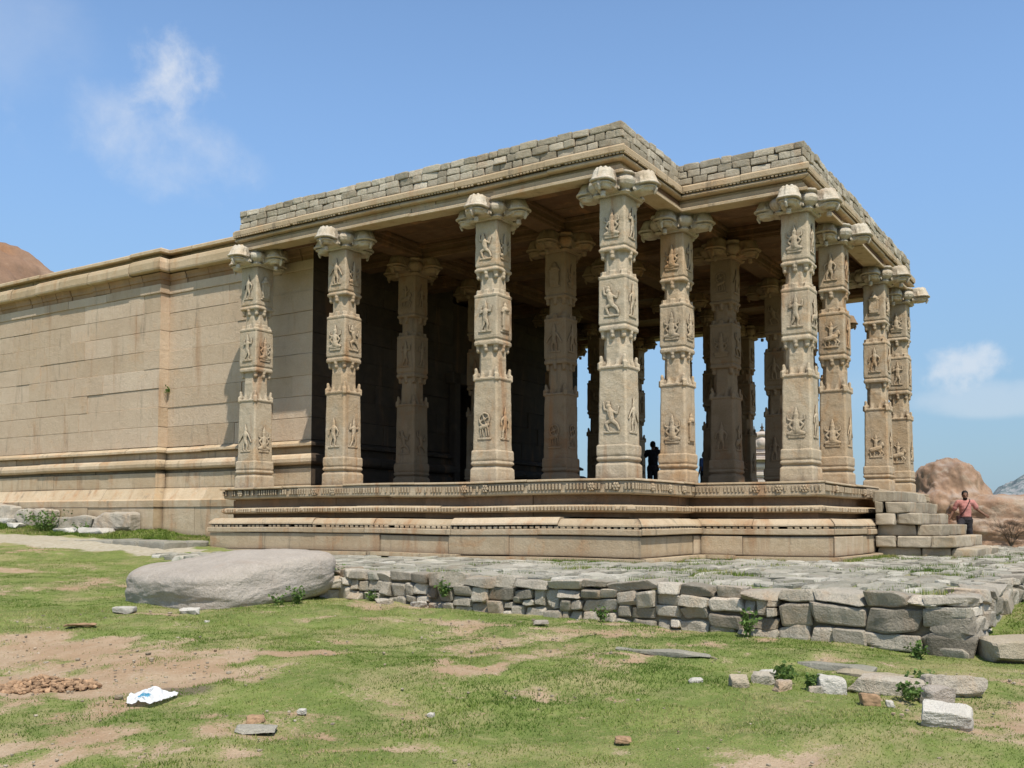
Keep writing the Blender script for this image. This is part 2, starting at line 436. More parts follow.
def veg(x, y):
    v = .90 + .32 * fbm(x, y, .55, 3) + .42 * fbm(x + 40, y, 2.6, 4)
    wx = x + .28 * fbm(x, y + 77, 1.9, 3); wy = y + .28 * fbm(x + 55, y, 1.9, 3)
    for cx, cy, a, b, s in DIRT:
        dx, dy = wx - cx, wy - cy
        u = (dx * VR[0] + dy * VR[1]) / a; w = (dx * VF[0] + dy * VF[1]) / b
        v = v - s * (.80 if cy > -1.6 or cy < -7 else .62) * np.exp(-(u * u + w * w) * 1.1)
    return np.clip(v, 0, 1)
def path_f(x, y):   # pale trodden path beside the closed building
    c = -2.2 + .25 * fbm(x * 0, y, .3, 2)
    return np.clip(1.35 - np.abs(x - c) / 1.0 + .35 * fbm(x, y, 1.3, 3), 0, 1) * (y > 9.6) * (y < 60)

def grow(a, b, n, r):
    s = [0]
    st = 1.0
    for _ in range(n): s.append(s[-1] + st); st *= r
    s = np.array(s) / s[-1]
    return a + (b - a) * s
gx = np.concatenate([grow(-15, -700, 34, 1.2)[::-1][:-1], np.arange(-15, -2, .07), grow(-2, 1200, 60, 1.13)])
gy = np.concatenate([grow(-10.5, -900, 36, 1.2)[::-1][:-1], np.arange(-10.5, 14, .07), grow(14, 1000, 44, 1.16)])
GX, GY = np.meshgrid(gx, gy, indexing='ij')
GV = veg(GX, GY)
GZ = gzv(GX, GY) + .025 * fbm(GX, GY, 1.2, 4) + .012 * fbm(GX, GY, 5, 2)
GZ -= .018 * (1 - GV)
rr = np.hypot(GX, GY)
GZ = np.where(rr > 70, GZ - (rr - 70) * .012, GZ)
nx, ny = GX.shape
ids = np.arange(nx * ny).reshape(nx, ny)
q = np.stack([ids[:-1, :-1], ids[1:, :-1], ids[1:, 1:], ids[:-1, 1:]], -1).reshape(-1, 4)
me = bpy.data.meshes.new('ground')
me.vertices.add(nx * ny)
me.vertices.foreach_set('co', np.stack([GX, GY, GZ], -1).ravel())
me.loops.add(q.size); me.loops.foreach_set('vertex_index', q.ravel().astype(np.int32))
me.polygons.add(len(q)); me.polygons.foreach_set('loop_start', np.arange(0, q.size, 4, dtype=np.int32))
me.polygons.foreach_set('loop_total', np.full(len(q), 4, np.int32))
me.update(calc_edges=True)
a = me.attributes.new('veg', 'FLOAT', 'POINT'); a.data.foreach_set('value', GV.ravel())
dx, dy = GX - DAMP[0], GY - DAMP[1]
dm = np.exp(-((dx * VR[0] + dy * VR[1]) / DAMP[2]) ** 2 - ((dx * VF[0] + dy * VF[1]) / DAMP[3]) ** 2)
a = me.attributes.new('damp', 'FLOAT', 'POINT'); a.data.foreach_set('value', dm.ravel())
a = me.attributes.new('path', 'FLOAT', 'POINT'); a.data.foreach_set('value', path_f(GX, GY).ravel())
me.polygons.foreach_set('use_smooth', [True] * len(me.polygons))
def ground_mat():
    m = bpy.data.materials.new('lawn_soil'); k = NT(m)
    g = k.n('ShaderNodeNewGeometry').outputs['Position']
    vg = k.n('ShaderNodeAttribute', attribute_name='veg').outputs['Fac']
    dp = k.n('ShaderNodeAttribute', attribute_name='damp').outputs['Fac']
    pa = k.n('ShaderNodeAttribute', attribute_name='path').outputs['Fac']
    n1 = k.noise(g, 1.6, 4, .6); n2 = k.noise(g, 9, 5, .7); n3 = k.noise(g, 60, 3, .7)
    soil = k.mix(k.sstep(n1, .35, .65), (.43, .32, .215, 1), (.37, .25, .155, 1))
    soil = k.mix(k.sstep(n2, .45, .7), soil, (.36, .245, .15, 1))
    soil = k.mix(k.math('MULTIPLY', k.sstep(n3, .50, .68), .55), soil, (.25, .19, .11, 1))
    soil = k.mix(k.math('MULTIPLY', k.sstep(k.noise(g, 28, 3, .7), .60, .70), .6), soil, (.55, .47, .36, 1))
    turf = k.mix(k.sstep(n1, .35, .65), (.185, .225, .06, 1), (.135, .175, .045, 1))
    turf = k.mix(k.math('MULTIPLY', k.sstep(k.noise(g, .9, 5, .7, .4), .46, .66), .85), turf, (.34, .285, .145, 1))
    turf = k.mix(k.math('MULTIPLY', k.sstep(n2, .48, .70), .6), turf, (.33, .28, .13, 1))
    turf = k.mix(k.math('MULTIPLY', k.sstep(n3, .5, .72), .5), turf, (.10, .125, .035, 1))
    f = k.math('ADD', vg, k.math('MULTIPLY', k.math('SUBTRACT', n2, .5), 1.3))
    f = k.math('ADD', f, k.math('MULTIPLY', k.math('SUBTRACT', n3, .5), 1.0))
    c = k.mix(k.sstep(f, .22, .66), soil, turf)
    c = k.mix(k.math('MULTIPLY', k.sstep(dp, .25, .6), .8), c, (.15, .115, .085, 1))
    pc = k.mix(k.sstep(n2, .4, .65), (.44, .39, .30, 1), (.36, .31, .22, 1))
    c = k.mix(k.sstep(k.math('ADD', pa, k.math('MULTIPLY', k.math('SUBTRACT', n2, .5), .5)), .35, .6), c, pc)
    # dry scrub plain far off
    bn = k.math('ADD', k.math('MULTIPLY', n2, .8), k.math('MULTIPLY', n3, .5))
    bu = k.n('ShaderNodeBump', ins={'Strength': .8, 'Distance': .03, 'Height': bn})
    bs = k.n('ShaderNodeBsdfPrincipled', ins={'Base Color': c, 'Roughness': .95, 'Normal': bu.outputs[0], 'Specular IOR Level': .15})
    k.n('ShaderNodeOutputMaterial', ins={0: bs.outputs[0]})
    return m
tag(link('ground', me, ground_mat()), kind='structure')

# ------------------------------------------------------------------ the hall: plan
XS = [0, 2.8, 5.5, 9.7, 12.45, 15.25]
HALL = [(2.0, 9.47), (0, 9.47), (0, 0), (2.8, 0), (2.8, -2.6), (12.45, -2.6), (12.45, 0), (15.25, 0), (15.25, 9.47), (13.2, 9.47)]
ROOF = [(2.0, 9.53), (0, 9.53), (0, .13), (2.75, .13), (2.75, -2.47), (12.5, -2.47), (12.5, .13), (15.25, .13), (15.25, 9.53), (13.2, 9.53)]
TZ = -1.48                                   # terrace level; hall floor is z = 0
hall = empty('pillared_hall', (7.6, 3.5, 0), label='open stone temple hall on a moulded platform with rows of carved pillars', cat='temple hall')
OFF = V((-7.6, -3.5, 0))
def hpart(mb, name, mat, parent=None, smooth=False):
    o = mb.build(name, mat, parent or hall, smooth)
    o.location = OFF if parent is None else (0, 0, 0)
    return o

# platform mouldings
pf = MB()
J = dict(joff=.012, jz=.008, wob=.03, sub=.4)
sweep(pf, HALL, [(-.2, -1.50), (1.00, -1.50), (.985, -1.425), (-.2, -1.425)], (1.5, 3.0), **J)
sweep(pf, HALL, [(-.2, -1.42), (.82, -1.42), (.825, -1.40), (.825, -1.065), (.815, -1.05), (-.2, -1.05)], (1.3, 2.9), gap=.008, **J)
sweep(pf, HALL, [(-.2, -1.03), (.85, -1.03), (.865, -1.015), (.865, -.93), (.85, -.915), (.72, -.915), (-.2, -.915)], (1.2, 2.6), **J)
sweep(pf, HALL, [(-.2, -.86), (.80, -.86), (.85, -.85), (.845, -.82), (.80, -.765), (.76, -.725), (.72, -.712), (-.2, -.712)], (1.2, 2.6), **J)
dentils(pf, HALL, .79, -.888, (.054, .05, .030), .135, .05)
rc0 = MB(); sweep(rc0, HALL, [(-.2, -.70), (.42, -.70), (.42, -.28), (-.2, -.28)], (1.6, 3), **J)
hpart(rc0, 'recessed_band', M['recess'])
sweep(pf, HALL, [(.3, -.605), (.52, -.605), (.59, -.595), (.63, -.57), (.64, -.535), (.625, -.495), (.58, -.468), (.52, -.46), (.3, -.46)], (1.3, 2.6), **J)
dentils(pf, HALL, .632, -.532, (.024, .04, .042), .075, .12)
sweep(pf, HALL, [(-.2, -.28), (.50, -.28), (.605, -.265), (.62, -.24), (.61, -.05), (.60, -.035), (-.2, -.035)], (1.4, 2.8), **J)
sweep(pf, HALL, [(-.2, -.033), (.62, -.033), (.635, -.02), (.63, .004), (.61, .014), (-.2, .014)], (1.2, 2.6), joff=.012, jz=.008, wob=.03, sub=.4)
dentils(pf, HALL, .630, -.13, (.022, .018, .055), .075, .2)
# carved rosettes on the top band under the pillars
P, T, N, Mi = offs(HALL)
def rosette(x, y, n):
    bm = bmesh.new()
    t = np.array((-n[1], n[0]))
    for k in range(6):
        a = k * PI / 3
        b_ball(bm, (x + n[0] * .635 + t[0] * .05 * math.cos(a), y + n[1] * .635 + t[1] * .05 * math.cos(a), -.14 + .05 * math.sin(a)), .034, sub=1)
    b_ball(bm, (x + n[0] * .64, y + n[1] * .64, -.14), .036, sub=1)
    bm.verts.ensure_lookup_table()
    for i, v in enumerate(bm.verts): v.index = i
    pf.add([v.co for v in bm.verts], [[v.index for v in f.verts] for f in bm.faces], .3); bm.free()
for y in (.25, -.25, 2.6, 3.1, 6.6, 7.15, 9.5): rosette(0, y, (-1, 0))
for y in (-.35, -1.9, -2.35, -2.85): rosette(2.8, y, (-1, 0))
for x in (.1, .9, 1.6): rosette(x, 0, (0, -1))
for x in (3.0, 5.3, 5.8, 9.5, 9.9, 12.2): rosette(x, -2.6, (0, -1))
hpart(pf, 'platform', M['plinth'])
fl = MB()
for x0, x1, y0, y1 in ((.16, 15.09, .16, 9.0), (2.97, 12.28, -2.43, .14)):
    x = x0
    while x < x1 - .1:
        w = min(random.uniform(.8, 1.2), x1 - x)
        if x1 - x - w < .4: w = x1 - x
        y = y0
        while y < y1 - .1:
            d = min(random.uniform(1.4, 2.4), y1 - y)
            if y1 - y - d < .6: d = y1 - y
            chamfer_box(fl, (x + w / 2, y + d / 2, -.06), (w / 2 - .004, d / 2 - .004, .06 + random.uniform(-.004, .004)), .01, 0, random.gauss(0, .5))
            y += d
        x += w
hpart(fl, 'floor', M['floor'])
# solid core under the floor
cr = MB()
chamfer_box(cr, (7.62, 4.9, -.82), (7.6, 4.9, .68)); chamfer_box(cr, (7.62, -1.3, -.825), (4.8, 1.25, .675))
hpart(cr, 'platform_core', M['core'])

# ---- pillars
def shaft_mesh(seed):
    r = random.Random(seed)
    bm = bmesh.new()
    b_rings(bm, [oct_ring(.296, .03, .62), oct_ring(.290, .03, 1.2), oct_ring(.280, .03, 2.08)])
    for s in ((-1, -1), (1, -1), (1, 1), (-1, 1)):              # curling leaves on the four corners
        b_box(bm, (s[0] * .258, s[1] * .258, 2.13), (.045, .045, .07), rz=PI / 4)
        b_caps(bm, (s[0] * .232, s[1] * .232, 2.16), (s[0] * .245, s[1] * .245, 2.30), .055, .035, 6)
    for d in ((0, -1), (1, 0), (0, 1), (-1, 0)):                # triangular leaves and ledge on the faces
        t = (-d[1], d[0])
        b_box(bm, (d[0] * .25, d[1] * .25, 2.10), (.05 + abs(t[0]) * .19, .05 + abs(t[1]) * .19, .022))
        for e in (-.095, .095):
            c = V((d[0] * .215 + t[0] * e, d[1] * .215 + t[1] * e, 2.12))
            b_caps(bm, c, c + V((-d[0] * .01, -d[1] * .01, .22)), .075, .015, 6)
        c = V((d[0] * .23, d[1] * .23, 2.05))
        b_box(bm, c, (.045 + abs(t[0]) * .05, .045 + abs(t[1]) * .05, .03))
    b_rings(bm, [oct_ring(.242, .10, 2.0), oct_ring(.232, .10, 2.55), oct_ring(.226, .10, 2.95)])
    b_rings(bm, [oct_ring(.238, .12, 2.50), oct_ring(.238, .12, 2.55)])
    def buds(z, h):
        for k in range(8):
            a = k * PI / 4
            rad = .242 if k % 2 == 0 else .295
            c = (math.cos(a) * rad, math.sin(a) * rad, z)
            if r.random() < .08: continue
            b_lathe(bm, c, [(.012, -.085), (.045, -.06), (.052, -.02), (.040, 0), (.056, .02), (.056, .045), (.04, .09)], 8)
    buds(2.72, .1)
    b_rings(bm, [oct_ring(.285, .03, 2.785), oct_ring(.291, .03, 2.82), oct_ring(.291, .03, 2.86), oct_ring(.27, .03, 2.875)])
    b_rings(bm, [oct_ring(.27, .02, 2.86), oct_ring(.27, .02, 2.93)])
    b_rings(bm, [oct_ring(.287, .022, 2.92), oct_ring(.283, .022, 3.745)])
    b_rings(bm, [oct_ring(.265, .03, 3.72), oct_ring(.265, .03, 3.80)])
    b_rings(bm, [oct_ring(.293, .03, 3.775), oct_ring(.293, .03, 3.825)])
    for k in range(8):
        a = k * PI / 4
        rad = .225 if k % 2 == 0 else .29
        b_box(bm, (math.cos(a) * rad, math.sin(a) * rad, 3.87), (.055, .06, .05), .85, a)
    b_rings(bm, [oct_ring(.235, .10, 3.8), oct_ring(.220, .10, 4.35)])
    b_rings(bm, [oct_ring(.228, .115, 4.04), oct_ring(.228, .115, 4.07)])
    buds(4.22, .1)
    b_rings(bm, [oct_ring(.275, .03, 4.285), oct_ring(.29, .03, 4.31), oct_ring(.29, .03, 4.345), oct_ring(.26, .03, 4.36)])
    b_rings(bm, [oct_ring(.26, .02, 4.34), oct_ring(.26, .02, 4.42)])
    b_rings(bm, [oct_ring(.274, .022, 4.405), oct_ring(.268, .022, 5.36)])
    return remeshed(bm, 'pillar', .0135, 1, .006, 6.0)

def base_mesh():
    bm = bmesh.new()
    b_rings(bm, [oct_ring(.335, .015, -.03), oct_ring(.33, .02, .27), oct_ring(.30, .02, .31)])
    b_rings(bm, [oct_ring(.285, .02, .27), oct_ring(.285, .02, .40)])
    b_rings(bm, [oct_ring(.30, .02, .345), oct_ring(.325, .02, .37), oct_ring(.325, .02, .405), oct_ring(.295, .02, .43)])
    b_rings(bm, [oct_ring(.295, .02, .40), oct_ring(.325, .025, .47), oct_ring(.322, .025, .63), oct_ring(.30, .02, .655)])
    return remeshed(bm, 'base', .013, 1, .006, 6.0)

def capital_mesh(seed):
    r = random.Random(seed)
    bm = bmesh.new()
    u = V((0, 0, 1))
    b_box(bm, (0, 0, 5.53), (.24, .24, .20))
    b_box(bm, (0, 0, 5.352), (.335, .335, .034), 1.03)
    b_box(bm, (0, 0, 5.715), (.36, .36, .028))
    for k in range(4):
        a = k * PI / 2
        d = V((math.cos(a), math.sin(a), 0)); t = V((-d.y, d.x, 0))
        b_rings(bm, [[d * x + t * sy * w + u * z for sy, z in ((-1, z0), (1, z0), (1, z1), (-1, z1))]
                     for x, w, z0, z1 in ((.15, .19, 5.37, 5.73), (.42, .19, 5.37, 5.73), (.62, .165, 5.41, 5.72))])
        c = d * (.60 + r.uniform(-.015, .015))
        n = 18
        def ring(rx, ry, z, sh=0.0):
            return [c + d * sh + (d * math.copysign(abs(math.cos(2 * PI * i / n)) ** .7, math.cos(2 * PI * i / n)) * rx + t * math.copysign(abs(math.sin(2 * PI * i / n)) ** .7, math.sin(2 * PI * i / n)) * ry) + u * z for i in range(n)]
        # draped cloth over the brow with a sharp flared hem
        b_rings(bm, [ring(.14, .14, 5.475, .02), ring(.225, .225, 5.485, .03), ring(.235, .235, 5.51, .03), ring(.205, .21, 5.54, .02), ring(.185, .195, 5.60, .01), ring(.17, .185, 5.68, -.01), ring(.145, .165, 5.735, -.03), ring(.09, .11, 5.76, -.04)])
        for dd, tt in ((.72, .72), (.72, -.72), (1.0, 0), (-.1, 1), (-.1, -1)):       # ridged brow and ears under the cloth
            b_caps(bm, c + (d * dd + t * tt) * .11 + u * 5.725, c + (d * dd + t * tt) * .195 + u * 5.54, .045, .04, 7)
        b_rings(bm, [ring(.185, .185, 5.435, .02), ring(.195, .195, 5.445, .02), ring(.185, .185, 5.46, .02)])
        b_rings(bm, [ring(.11, .11, 5.355, .0), ring(.145, .14, 5.375, .01), ring(.16, .15, 5.42, .015), ring(.15, .14, 5.50, .015)])
        b_caps(bm, c + d * .15 + u * 5.52, c + d * .20 + u * 5.40, .05, .035, 7); b_caps(bm, c + d * .20 + u * 5.40, c + d * .17 + u * 5.33, .035, .03, 7)
        if r.random() < .4: b_lathe(bm, c + d * .02 + u * 5.26, [(.02, -.05), (.05, -.035), (.055, 0), (.04, .015), (.055, .03), (.05, .06)], 8)
        for s in (-1, 1):
            # small crouching supporters between head and pots: body, head, legs
            q = d * .38 + t * s * .195
            b_ball(bm, q + u * 5.55 + t * s * .015, .072, (1, 1, 1.2)); b_ball(bm, q + u * 5.665 + t * s * .03, .048)
            b_caps(bm, q + u * 5.50 + d * .02, q + u * 5.40 + d * .05 + t * s * .03, .03, .024, 6)
            b_caps(bm, q + u * 5.50 - d * .02, q + u * 5.40 - d * .04 + t * s * .03, .03, .024, 6)
        e = (d + t).normalized() * .385
        prof = [(.07, 0), (.115, .01), (.12, .035), (.085, .055), (.10, .075), (.185, .14), (.21, .21), (.195, .265), (.145, .30), (.135, .315), (.185, .34), (.195, .37), (.17, .395)]
        m_ = 20
        b_rings(bm, [[e + V((math.cos(2 * PI * i / m_) * rr_ * (1 - (.06 if i % 2 else 0)), math.sin(2 * PI * i / m_) * rr_ * (1 - (.06 if i % 2 else 0)), 5.335 + z)) for i in range(m_)] for rr_, z in prof])
    return remeshed(bm, 'capital', .0105, 0, .007, 8.0)

FIG = []
def figure_mesh(kind, seed):
    r = random.Random(seed)
    bm = bmesh.new()
    D = .03
    def cap(a, b, ra, rb): b_caps(bm, (a[0], -D, a[1]), (b[0], -D, b[1]), ra, rb, 7)
    def disc(x, z, rad, s=(1, .8, 1)): b_ball(bm, (x, -D, z), rad, s)
    j = lambda s=.02: r.uniform(-s, s)
    b_box(bm, (0, .0, -.25), (.15, .035, .018))
    if kind == 'standing':
        hip = (j(), -.03); nk = (j(), .13)
        cap(hip, nk, .05, .06); disc(nk[0], nk[1] + .075, .047)
        cap((nk[0], nk[1] + .10), (nk[0], nk[1] + .20), .04, .012)
        for s in (-1, 1):
            kn = (hip[0] + s * (.05 + j(.02)), -.13); ft = (hip[0] + s * (.06 + j(.03)), -.225)
            cap((hip[0] + s * .025, hip[1]), kn, .035, .028); cap(kn, ft, .027, .022)
            el = (nk[0] + s * .12, .06 + j(.06)); hd = (el[0] + s * j(.05) + s * .02, el[1] + r.choice((-.09, .10)))
            cap((nk[0] + s * .055, nk[1]), el, .027, .022); cap(el, hd, .021, .02)
    elif kind == 'dancing':
        s = r.choice((-1, 1))
        cap((0, -.04), (s * .03, .10), .052, .06); disc(s * .06, .18, .05); disc(s * .06, .235, .035)
        cap((0, -.05), (s * .11, -.10), .038, .03); cap((s * .11, -.10), (s * .06, -.215), .028, .024)
        cap((0, -.05), (-s * .10, -.12), .038, .03); cap((-s * .10, -.12), (-s * .14, -.21), .028, .024)
        cap((s * .03, .11), (s * .14, .13), .026, .022); cap((s * .14, .13), (s * .15, .24), .021, .02)
        cap((s * .0, .11), (-s * .10, .05), .026, .022); cap((-s * .10, .05), (-s * .13, .16), .021, .02)
    elif kind == 'seated':
        cap((0, -.13), (0, .03), .07, .062); disc(0, .10, .052)
        b_lathe(bm, (0, -D, .12), [(.05, 0), (.05, .03), (.035, .05), (.036, .08), (.012, .16)], 8)
        for s in (-1, 1):
            cap((s * .04, -.16), (s * .14, -.185), .04, .032); cap((s * .14, -.185), (0, -.21), .03, .026)
            cap((s * .06, .03), (s * .13, -.04), .028, .022); cap((s * .13, -.04), (s * .07, -.11), .022, .02)
            cap((s * .07, .03), (s * .15, .06), .02, .018); cap((s * .15, .06), (s * .15, .13), .018, .016)
    elif kind == 'rider':
        cap((-.10, -.09), (.08, -.05), .055, .06); cap((.08, -.05), (.14, .06), .045, .03); cap((.14, .06), (.17, .0), .03, .022)
        for x, k in ((-.11, -.02), (-.06, .03), (.06, .04), (.10, .07)):
            cap((x, -.10), (x + k, -.17), .024, .02); cap((x + k, -.17), (x + k * .3, -.22), .018, .016)
        cap((-.13, -.06), (-.17, -.16), .02, .014)
        cap((-.01, 0), (0, .12), .042, .045); disc(.0, .185, .04); cap((.0, .21), (0, .27), .028, .01)
        cap((.02, .11), (.11, .15), .02, .017); cap((-.02, .11), (-.09, .18), .02, .017)
    elif kind == 'wheel':
        n = 22
        for i in range(n):
            a, b = 2 * PI * i / n, 2 * PI * (i + 1) / n
            cap((.11 * math.cos(a), .10 + .11 * math.sin(a)), (.11 * math.cos(b), .10 + .11 * math.sin(b)), .019, .019)
        disc(0, .10, .035)
        for i in range(4): cap((0, .10), (.09 * math.cos(i * PI / 2 + .4), .10 + .09 * math.sin(i * PI / 2 + .4)), .013, .013)
        cap((-.08, -.05), (.05, -.02), .035, .04); cap((.05, -.02), (.10, .0), .03, .02)
        for x in (-.09, -.04, .03, .08): cap((x, -.06), (x + .02, -.2), .017, .014)
    elif kind == 'shrine':
        b_box(bm, (0, -.02, -.18), (.11, .05, .045)); b_box(bm, (0, -.02, -.02), (.085, .05, .13))
        for s in (-1, 1): b_box(bm, (s * .10, -.03, -.02), (.02, .05, .13))
        b_box(bm, (0, -.025, .12), (.14, .06, .022))
        b_lathe(bm, (0, -.02, .14), [(.11, 0), (.11, .04), (.06, .08), (.065, .11), (.01, .17)], 8)
        disc(0, -.03, .05); cap((0, -.12), (0, -.04), .05, .04)
    b_box(bm, (0, .02, 0), (.12, .012, .2))
    return remeshed(bm, 'carved_figure', .0095, 1, .004, 14)
for i, kd in enumerate(('standing', 'seated', 'dancing', 'rider', 'wheel', 'shrine', 'standing', 'dancing', 'seated', 'standing')):
    FIG.append(figure_mesh(kd, 100 + i))
SH = [shaft_mesh(s) for s in (1, 2)]
CAPS = [capital_mesh(s) for s in (3, 4)]
BASE = base_mesh()

NODES = [(0, 0), (0, 2.85), (0, 6.9), (0, 9.72), (2.8, 0), (2.8, -2.6), (5.5, -2.6), (9.7, -2.6), (12.45, -2.6),
         (2.8, 2.85), (2.68, 7.05), (5.38, -.12), (5.5, 2.85), (5.5, 6.9), (9.7, 0), (9.7, 2.85), (9.7, 6.9), (12.45, 0), (12.45, 2.85), (12.45, 6.9),
         (15.25, 0), (15.25, 2.85), (15.25, 6.9), (15.25, 9.72)]
# chosen carvings for the pillars seen best (face -X, face -Y) bottom, middle, top
PICK = {(0, 0): (2, 9, 7, 0, 1, 6), (0, 2.85): (4, 0, 6, 5, 7, 8), (0, 6.9): (0, 6, 1, 7, 9, 8), (0, 9.72): (9, 1, 6, 1, 0, 5), (2.8, 0): (1, 5, 8, 1, 8, 6),
        (2.8, -2.6): (8, 0, 6, 3, 1, 0), (5.5, -2.6): (1, 9, 3, 6, 0, 9), (9.7, -2.6): (3, 6, 0, 9, 5, 8), (12.45, -2.6): (3, 1, 6, 0, 8, 1)}
for i, (x, y) in enumerate(NODES):
    p = link('pillar', SH[i % 2], M['pillar'], hall, (x + OFF.x, y + OFF.y, 0))
    p.rotation_euler = (0, 0, (i * 7 % 4) * PI / 2)
    p.matrix_parent_inverse = Matrix.Identity(4)
    link('base', BASE, M['pillar'], p)
    c = link('capital', CAPS[i % 2], M['capital'], p)
    c.rotation_euler = (0, 0, (i * 3 % 4) * PI / 2)
    pk = PICK.get((x, y)) or [random.randrange(10) for _ in range(6)]
    base_r = p.rotation_euler.z
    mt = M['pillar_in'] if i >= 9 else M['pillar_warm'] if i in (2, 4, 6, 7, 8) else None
    for lv, (zc, hw, sc) in enumerate(((1.16, .287, 1.22), (3.33, .284, 1.18), (4.80, .270, 1.10))):
        for fc, ang in enumerate((-PI / 2, 0)):
            f = link('carved_figure', FIG[pk[lv * 2 + fc]], M['pillar'], p)
            w = V((math.sin(ang), -math.cos(ang), 0)) * hw
            R = Matrix.Rotation(-base_r, 3, 'Z')
            f.location = R @ w + V((0, 0, zc))
            f.rotation_euler = (0, 0, ang - base_r)
            f.scale = (sc * .9, .62, sc * .92)
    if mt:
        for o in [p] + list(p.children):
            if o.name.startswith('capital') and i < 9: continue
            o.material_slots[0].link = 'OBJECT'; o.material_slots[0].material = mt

# ---- roof: beams, ceiling slabs, cornice, parapet
bmz = MB()
def beam(p, qd, w, z0, z1):
    (x0, y0), (x1, y1) = p, qd
    L = math.hypot(x1 - x0, y1 - y0); a = math.atan2(y1 - y0, x1 - x0)
    c = ((x0 + x1) / 2, (y0 + y1) / 2)
    chamfer_box(bmz, (*c, (z0 + z1) / 2), (L / 2, w / 2, (z1 - z0) / 2), .02, a, random.gauss(0, .4))
    chamfer_box(bmz, (*c, z1 - .05), (L / 2 - .003, w / 2 + .06, .048), .015, a, random.gauss(0, .4))
    chamfer_box(bmz, (*c, z0 + .12), (L / 2 - .006, w / 2 + .025, .03), .01, a, random.gauss(0, .4))
YS = [0, 2.85, 6.9]
for y in YS:
    for a, b in zip(XS[:-1], XS[1:]): beam((a + .23, y), (b - .23, y), .46, 5.735, 6.07)
for a, b in zip(XS[1:4], XS[2:5]): beam((a + .23, -2.6), (b - .23, -2.6), .46, 5.735, 6.07)
for x in XS:
    ys = ([-2.6] if 1 < x < 13 else []) + YS + [9.7 if x in (0, 15.25) else 8.9]
    ys[0] -= .2
    for a, b in zip(ys[:-1], ys[1:]): beam((x, a + .002), (x, b - .002), .46, 5.73, 6.075)
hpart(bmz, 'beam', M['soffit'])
cl = MB()
def slabs(x0, x1, y0, y1, along='x'):
    x = x0
    while x < x1 - .05:
        w = min(random.uniform(.45, .8), x1 - x)
        if x1 - x - w < .3: w = x1 - x
        chamfer_box(cl, (x + w / 2, (y0 + y1) / 2, 6.15 + random.uniform(-.012, .004)), (w / 2 - .006, (y1 - y0) / 2, .068), .012, 0, random.gauss(0, .6))
        x += w
for y0, y1 in ((-.05, 2.85), (2.855, 6.9), (6.905, 9.9)): slabs(-.08, 15.33, y0, y1)
slabs(2.72, 12.53, -2.68, -.06)
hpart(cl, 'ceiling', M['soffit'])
cn = MB()
C = dict(joff=.010, jz=.006, wob=.03, sub=.5)
sweep(cn, ROOF, [(.02, 5.70), (.43, 5.675), (.455, 5.685), (.455, 5.735), (.43, 5.75), (.37, 5.765), (.37, 5.86), (.02, 5.86)], (1.6, 3.0), **C)
sweep(cn, ROOF, [(.02, 5.862), (.34, 5.862), (.34, 5.93), (.02, 5.93)], (1.6, 3.0), **C)
sweep(cn, ROOF, [(.02, 5.932), (.40, 5.925), (.47, 5.94), (.485, 5.965), (.45, 6.02), (.40, 6.045), (.02, 6.045)], (1.4, 2.6), **C)
sweep(cn, ROOF, [(.02, 6.05), (.50, 6.055), (.515, 6.07), (.515, 6.165), (.49, 6.20), (.30, 6.235), (.02, 6.235)], (1.4, 2.6), **C)
dentils(cn, ROOF, .488, 6.043, (.030, .022, .016), .078, .06, .2)
hpart(cn, 'cornice', M['cornice'])
rf = MB()
chamfer_box(rf, (7.625, 4.95, 6.30), (7.6, 4.93, .075)); chamfer_box(rf, (7.625, -1.25, 6.298), (4.8, 1.27, .07))
hpart(rf, 'roof_deck', M['cornice'])
# rubble parapet
pp = MB(); pcore = MB()
P, T, N, Mi = offs(ROOF)
for i in range(len(T)):
    d = .40
    s0 = (Mi[i] * d) @ T[i] if i else 0
    s1 = np.linalg.norm(P[i + 1] - P[i]) + ((Mi[i + 1] * d) @ T[i] if i < len(T) - 1 else 0)
    if i < len(T) - 1 and (T[i][0] * T[i + 1][1] - T[i][1] * T[i + 1][0]) < 0: s1 += .14
    if i and (T[i - 1][0] * T[i][1] - T[i - 1][1] * T[i][0]) < 0: s0 -= .14
    ang = math.atan2(T[i][1], T[i][0])
    z = 6.235
    for row, hgt in enumerate((.155, .15, .145)):
        s = s0 - random.uniform(0, .12)
        while s < s1 - .02:
            w = random.uniform(.2, .44) if row < 2 else random.uniform(.2, .48)
            a, b = max(s, s0), min(s + w, s1)
            if b - a > .05:
                prot = random.gauss(0, .012)
                c = P[i] + T[i] * ((a + b) / 2) + N[i] * (d - .17 + prot)
                gp = .008
                wz = .03 * mn.noise(V((c[0] * .35, c[1] * .35, 3.3)))
                hh = hgt * random.uniform(.92, 1.05) if row < 2 else hgt * random.uniform(.92, 1.06)
                stone(pp, (c[0], c[1], z + hh / 2 + wz), ((b - a) / 2 - gp, .17, hh / 2 - .005), ang + random.gauss(0, .02), 20, .005, 6, random.gauss(0, 1), (0, random.gauss(0, .01)), 7, .045, 2, (.90, .99))
            s += w
        z += hgt
    c = P[i] + T[i] * ((s0 + s1) / 2) + N[i] * (d - .19)
    chamfer_box(pcore, (c[0], c[1], 6.43), ((s1 - s0) / 2 - .03 - i * .001, .14, .19 - i * .001), .01, ang)
par = hpart(pp, 'parapet', M['brick'], smooth=False)
o = pcore.build('mortar', M['core'], par)

